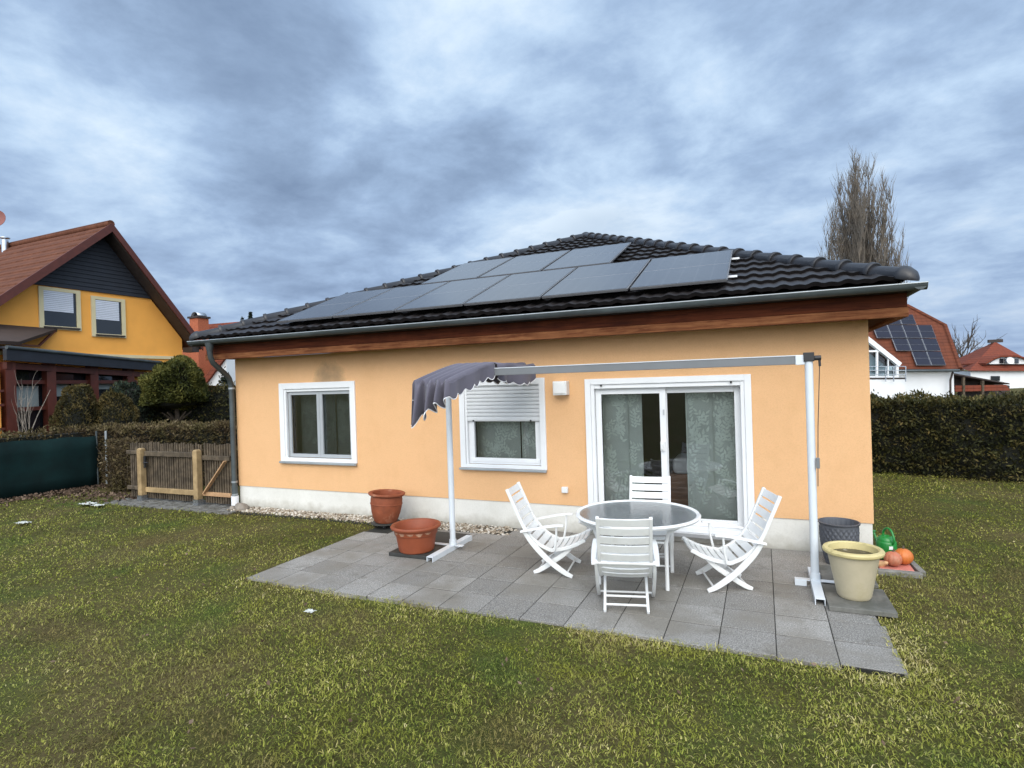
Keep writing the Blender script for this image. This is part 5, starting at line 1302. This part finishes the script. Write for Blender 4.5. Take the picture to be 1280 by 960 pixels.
# ------------------------------------------------------------------ trees
def poplar():
    base = at(1078, 480, 45); bx, by = base[0], base[1]
    t = root('poplar', 'tall leafless poplar with upright branches behind the bungalow roof', 'tree', (bx, by, 0)); r = random.Random(77)
    trunk = MB(); crown = MB()
    def stem(p, L, rad, az_, el, n, mb, curl=.0):
        pts = [Vector(p)]; rr = [rad]
        for i in range(n):
            el = el+(PI/2*.985-el)*.22+r.uniform(-.05, .05); az_ += r.uniform(-.25, .25)
            pts.append(pts[-1]+Vector((math.cos(az_)*math.cos(el), math.sin(az_)*math.cos(el), math.sin(el)))*L/n); rr.append(rad*(1-.86*(i+1)/n))
        mb.tube(pts, rr, 5, False); return pts, rr
    def twigs(pts, rr, k, Lmin, Lmax, rad, i0=1):
        for _ in range(k):
            i = r.randint(i0, len(pts)-1); a = r.uniform(0, 6.28)
            q, s = stem(pts[i], r.uniform(Lmin, Lmax), rad*r.uniform(.7, 1.1), a, r.uniform(1.0, 1.35), 5, crown)
            for _ in range(3): stem(q[r.randint(1, 4)], r.uniform(.5, 1.1), rad*.6, r.uniform(0, 6.28), r.uniform(.8, 1.2), 3, crown)
    def wand(p, q, rad, n, mb):
        p = Vector(p); q = Vector(q); mid = Vector((q.x*.8+p.x*.2, q.y*.8+p.y*.2, p.z+(q.z-p.z)*.42)); pts = []; rr = []
        w1, w2 = r.uniform(-.25, .25), r.uniform(-.25, .25)
        for i in range(n+1):
            u = i/n; c_ = p*(1-u)**2+mid*2*u*(1-u)+q*u*u; c_ = c_+Vector((w1, w2, 0))*math.sin(PI*u*2)+Vector((r.uniform(-.05, .05), r.uniform(-.05, .05), 0))
            pts.append(c_); rr.append(rad*(1-.9*u)+.006)
        mb.tube(pts, rr, 5, False); return pts, rr
    core, cr = wand((bx-.2, by, 0), (bx-.1, by, 17.6), .36, 16, trunk); twigs(core, cr, 120, 1.0, 2.4, .028, 5)
    core2, cr2 = wand((bx+.3, by+.1, 0), (bx+.8, by+.2, 16.9), .26, 16, trunk); twigs(core2, cr2, 110, 1.0, 2.4, .028, 5)
    for k in range(100):
        a = r.uniform(0, 6.28); d = 2.75*math.sqrt(r.uniform(.01, 1)); sk = r.uniform(.5, 1)
        top = (17.9-.62*d*d)*(sk if d > 1.2 else max(sk, .8)); src = core if r.random() < .55 else core2
        z0 = max(1.2, top-r.uniform(5.0, 9.5)); i = min(len(src)-3, int(z0/18*16)); p = src[i]
        q, w = wand(p, (bx+.25+d*math.cos(a)*(1.1 if top < 12.5 else .88), by+d*math.sin(a), max(top, p.z+2.5)), .085, 9, trunk); twigs(q, w, 34, .8, 2.0, .026, 2)
    trunk.build('trunk', 'bark', t, smooth=True); crown.build('crown', 'bark', t)
poplar()
def bare_tree(px, py0, dep, hgt, name, label, seed):
    b = at(px, 470, dep); t = root(name, label, 'tree', (b[0], b[1], 0)); r = random.Random(seed); m = MB(); tr = MB()
    tr.tube([(b[0], b[1], 0), (b[0], b[1], hgt*.5)], [.25, .14], 6)
    def br(p, az_, el, L, rad, dep_):
        pts = [Vector(p)]
        for i in range(4): el += r.uniform(-.2, .25); az_ += r.uniform(-.4, .4); pts.append(pts[-1]+Vector((math.cos(az_)*math.cos(el), math.sin(az_)*math.cos(el), math.sin(el)))*L/4)
        m.tube(pts, [rad*(1-.7*i/4) for i in range(5)], 4, False)
        if dep_:
            for k in range(4): br(pts[r.randint(1, 4)], az_+r.uniform(-1.3, 1.3), el+r.uniform(-.5, .4), L*.6, rad*.55, dep_-1)
    for k in range(9): br((b[0], b[1], hgt*(.3+.025*k)), k*2.4, r.uniform(.4, 1.2), hgt*.38, .10, 2)
    tr.build('trunk', 'barkdark', t); m.build('crown', 'barkdark', t)
bare_tree(1203, 430, 75, 7.6, 'bare_tree', 'small leafless tree on the skyline between the two right hand houses', 4)
bare_tree(1196, 430, 120, 9.0, 'bare_tree', 'faint leafless treetop close to the white house verge', 6)
for (px, py, d, lab, rad) in ((313, 391, 60, 'dark spruce tip showing above the left end of the bungalow roof', 1.0), (303, 398, 66, 'lower spruce tip left of the taller one above the roof', 1.1)):
    b = at(px, py, d); t = root('spruce', lab, 'tree', (b[0], b[1], 0), 0, 'spruces behind the bungalow'); n = 2600; h = rng.uniform(0, 1, n); a = rng.uniform(0, 6.28, n)
    rr = (1-h)*rad*2.0*np.sqrt(rng.uniform(0, 1, n)); V, F = leaves(np.stack([b[0]+rr*np.cos(a), b[1]+rr*np.sin(a), b[2]*(.25+.75*h)], 1), .42, .35, -.2)
    fmesh('crown', V, F, 'conifer', t, tint=np.repeat(rng.uniform(0, .8, n), 4)); MB().tube([(b[0], b[1], 0), (b[0], b[1], b[2]+.1)], [.2, .02], 6).build('trunk', 'barkdark', t)

# ------------------------------------------------------------------ sky, sun, view
W = bpy.data.worlds.new('World'); S.world = W; W.use_nodes = True; t = NT(W.node_tree); W.node_tree.nodes.clear()
out = t.n('ShaderNodeOutputWorld'); bg = t.n('ShaderNodeBackground'); bg.inputs[1].default_value = .1; t.l(bg.outputs[0], out.inputs[0])
SUN_EL, SUN_DIR = R(38), Vector((.32, -1, 0)).normalized()     # towards the sun: behind the viewer
sky = t.n('ShaderNodeTexSky'); sky.sky_type = 'NISHITA'; sky.sun_disc = False; sky.sun_elevation = SUN_EL; sky.sun_rotation = math.atan2(SUN_DIR.x, SUN_DIR.y)
tc = t.n('ShaderNodeTexCoord'); sp = t.n('ShaderNodeSeparateXYZ'); t.l(tc.outputs['Generated'], sp.inputs[0])
zc_ = t.math('ADD', t.math('MAXIMUM', sp.outputs[2], 0.0), .20)
cb_ = t.n('ShaderNodeCombineXYZ'); t.l(t.math('DIVIDE', sp.outputs[0], zc_), cb_.inputs[0]); t.l(t.math('DIVIDE', sp.outputs[1], zc_), cb_.inputs[1])
mp = t.n('ShaderNodeMapping'); t.l(cb_.outputs[0], mp.inputs[0]); mp.inputs['Location'].default_value = (3.1, 1.7, 0); mp.inputs['Rotation'].default_value = (0, 0, .4)
nA = t.noise(mp.outputs[0], .62, 3, .5, .2); nB = t.noise(mp.outputs[0], 2.3, 10, .60, .14); nC = t.noise(mp.outputs[0], .9, 4, .5, .2)
dens = t.math('ADD', t.math('MULTIPLY', nA.outputs['Fac'], .38), t.math('MULTIPLY', nB.outputs['Fac'], .62))
# broad cloud banks: brighter and darker parts of the overcast, each at its own place in the sky
for (azd, eld, wid, amt) in ((-27, 31, 9, .10), (-58, 20, 8, .08), (-17, 17, 6, .12), (-14, 12, 6, .06), (-47, 31, 10, -.035), (-40, 16, 9, -.035), (-60, 9, 9, -.04), (-22, 23, 7, -.03), (8, 12, 7, .02), (2, 22, 9, -.03), (-60, 34, 9, -.03), (-9, 13, 4, .08), (-27, 13, 5, .04), (-36, 24, 5, .03)):
    A_, E_ = R(azd), R(eld); dn = t.n('ShaderNodeVectorMath'); dn.operation = 'DOT_PRODUCT'; t.l(tc.outputs['Generated'], dn.inputs[0])
    dn.inputs[1].default_value = (math.sin(A_)*math.cos(E_), math.cos(A_)*math.cos(E_), math.sin(E_))
    k_ = 1/(1-math.cos(R(wid))); g_ = t.math('EXPONENT', t.math('MULTIPLY', t.math('SUBTRACT', dn.outputs['Value'], 1.0), k_))
    dens = t.math('MULTIPLY_ADD', g_, amt, dens)
cloud = t.ramp(dens, [(.30, (2.1, 3.0, 4.6)), (.40, (2.95, 4.1, 6.0)), (.475, (3.9, 5.35, 7.6)), (.555, (5.5, 7.2, 9.4)), (.66, (7.9, 9.3, 10.7))])
hazy = t.ramp(sp.outputs[2], [(0.0, .6), (.12, .3), (.35, 0)])
cl2 = t.mix(hazy.outputs[0], cloud.outputs[0], (2.9, 3.9, 5.9))
gap = t.ramp(nC.outputs['Fac'], [(.60, 0), (.72, .35)])
col = t.mix(gap.outputs[0], cl2, sky.outputs[0])
# unseen overcast on the sun's side, boosted to light the house wall
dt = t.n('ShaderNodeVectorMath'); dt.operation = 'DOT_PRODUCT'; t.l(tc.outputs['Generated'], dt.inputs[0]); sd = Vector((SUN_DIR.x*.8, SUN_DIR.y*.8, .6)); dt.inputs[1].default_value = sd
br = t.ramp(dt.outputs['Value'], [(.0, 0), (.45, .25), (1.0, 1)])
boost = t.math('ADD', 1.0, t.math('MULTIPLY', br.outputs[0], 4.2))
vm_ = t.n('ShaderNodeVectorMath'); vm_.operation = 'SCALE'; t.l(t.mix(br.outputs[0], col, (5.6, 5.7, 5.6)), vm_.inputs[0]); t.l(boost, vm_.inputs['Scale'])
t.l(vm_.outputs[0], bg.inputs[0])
sl = bpy.data.lights.new('sun', 'SUN'); sl.energy = 1.3; sl.angle = R(40); sl.color = (1, .96, .90); so_ = bpy.data.objects.new('sun', sl); COL.objects.link(so_)
dirv = Vector((SUN_DIR.x*math.cos(SUN_EL), SUN_DIR.y*math.cos(SUN_EL), math.sin(SUN_EL))); so_.rotation_euler = dirv.to_track_quat('Z', 'Y').to_euler(); so_.location = (0, -20, 20)
S.view_settings.view_transform = 'Standard'; S.view_settings.look = 'None'; S.view_settings.exposure = 0; S.view_settings.gamma = 1
S.render.engine = 'CYCLES'
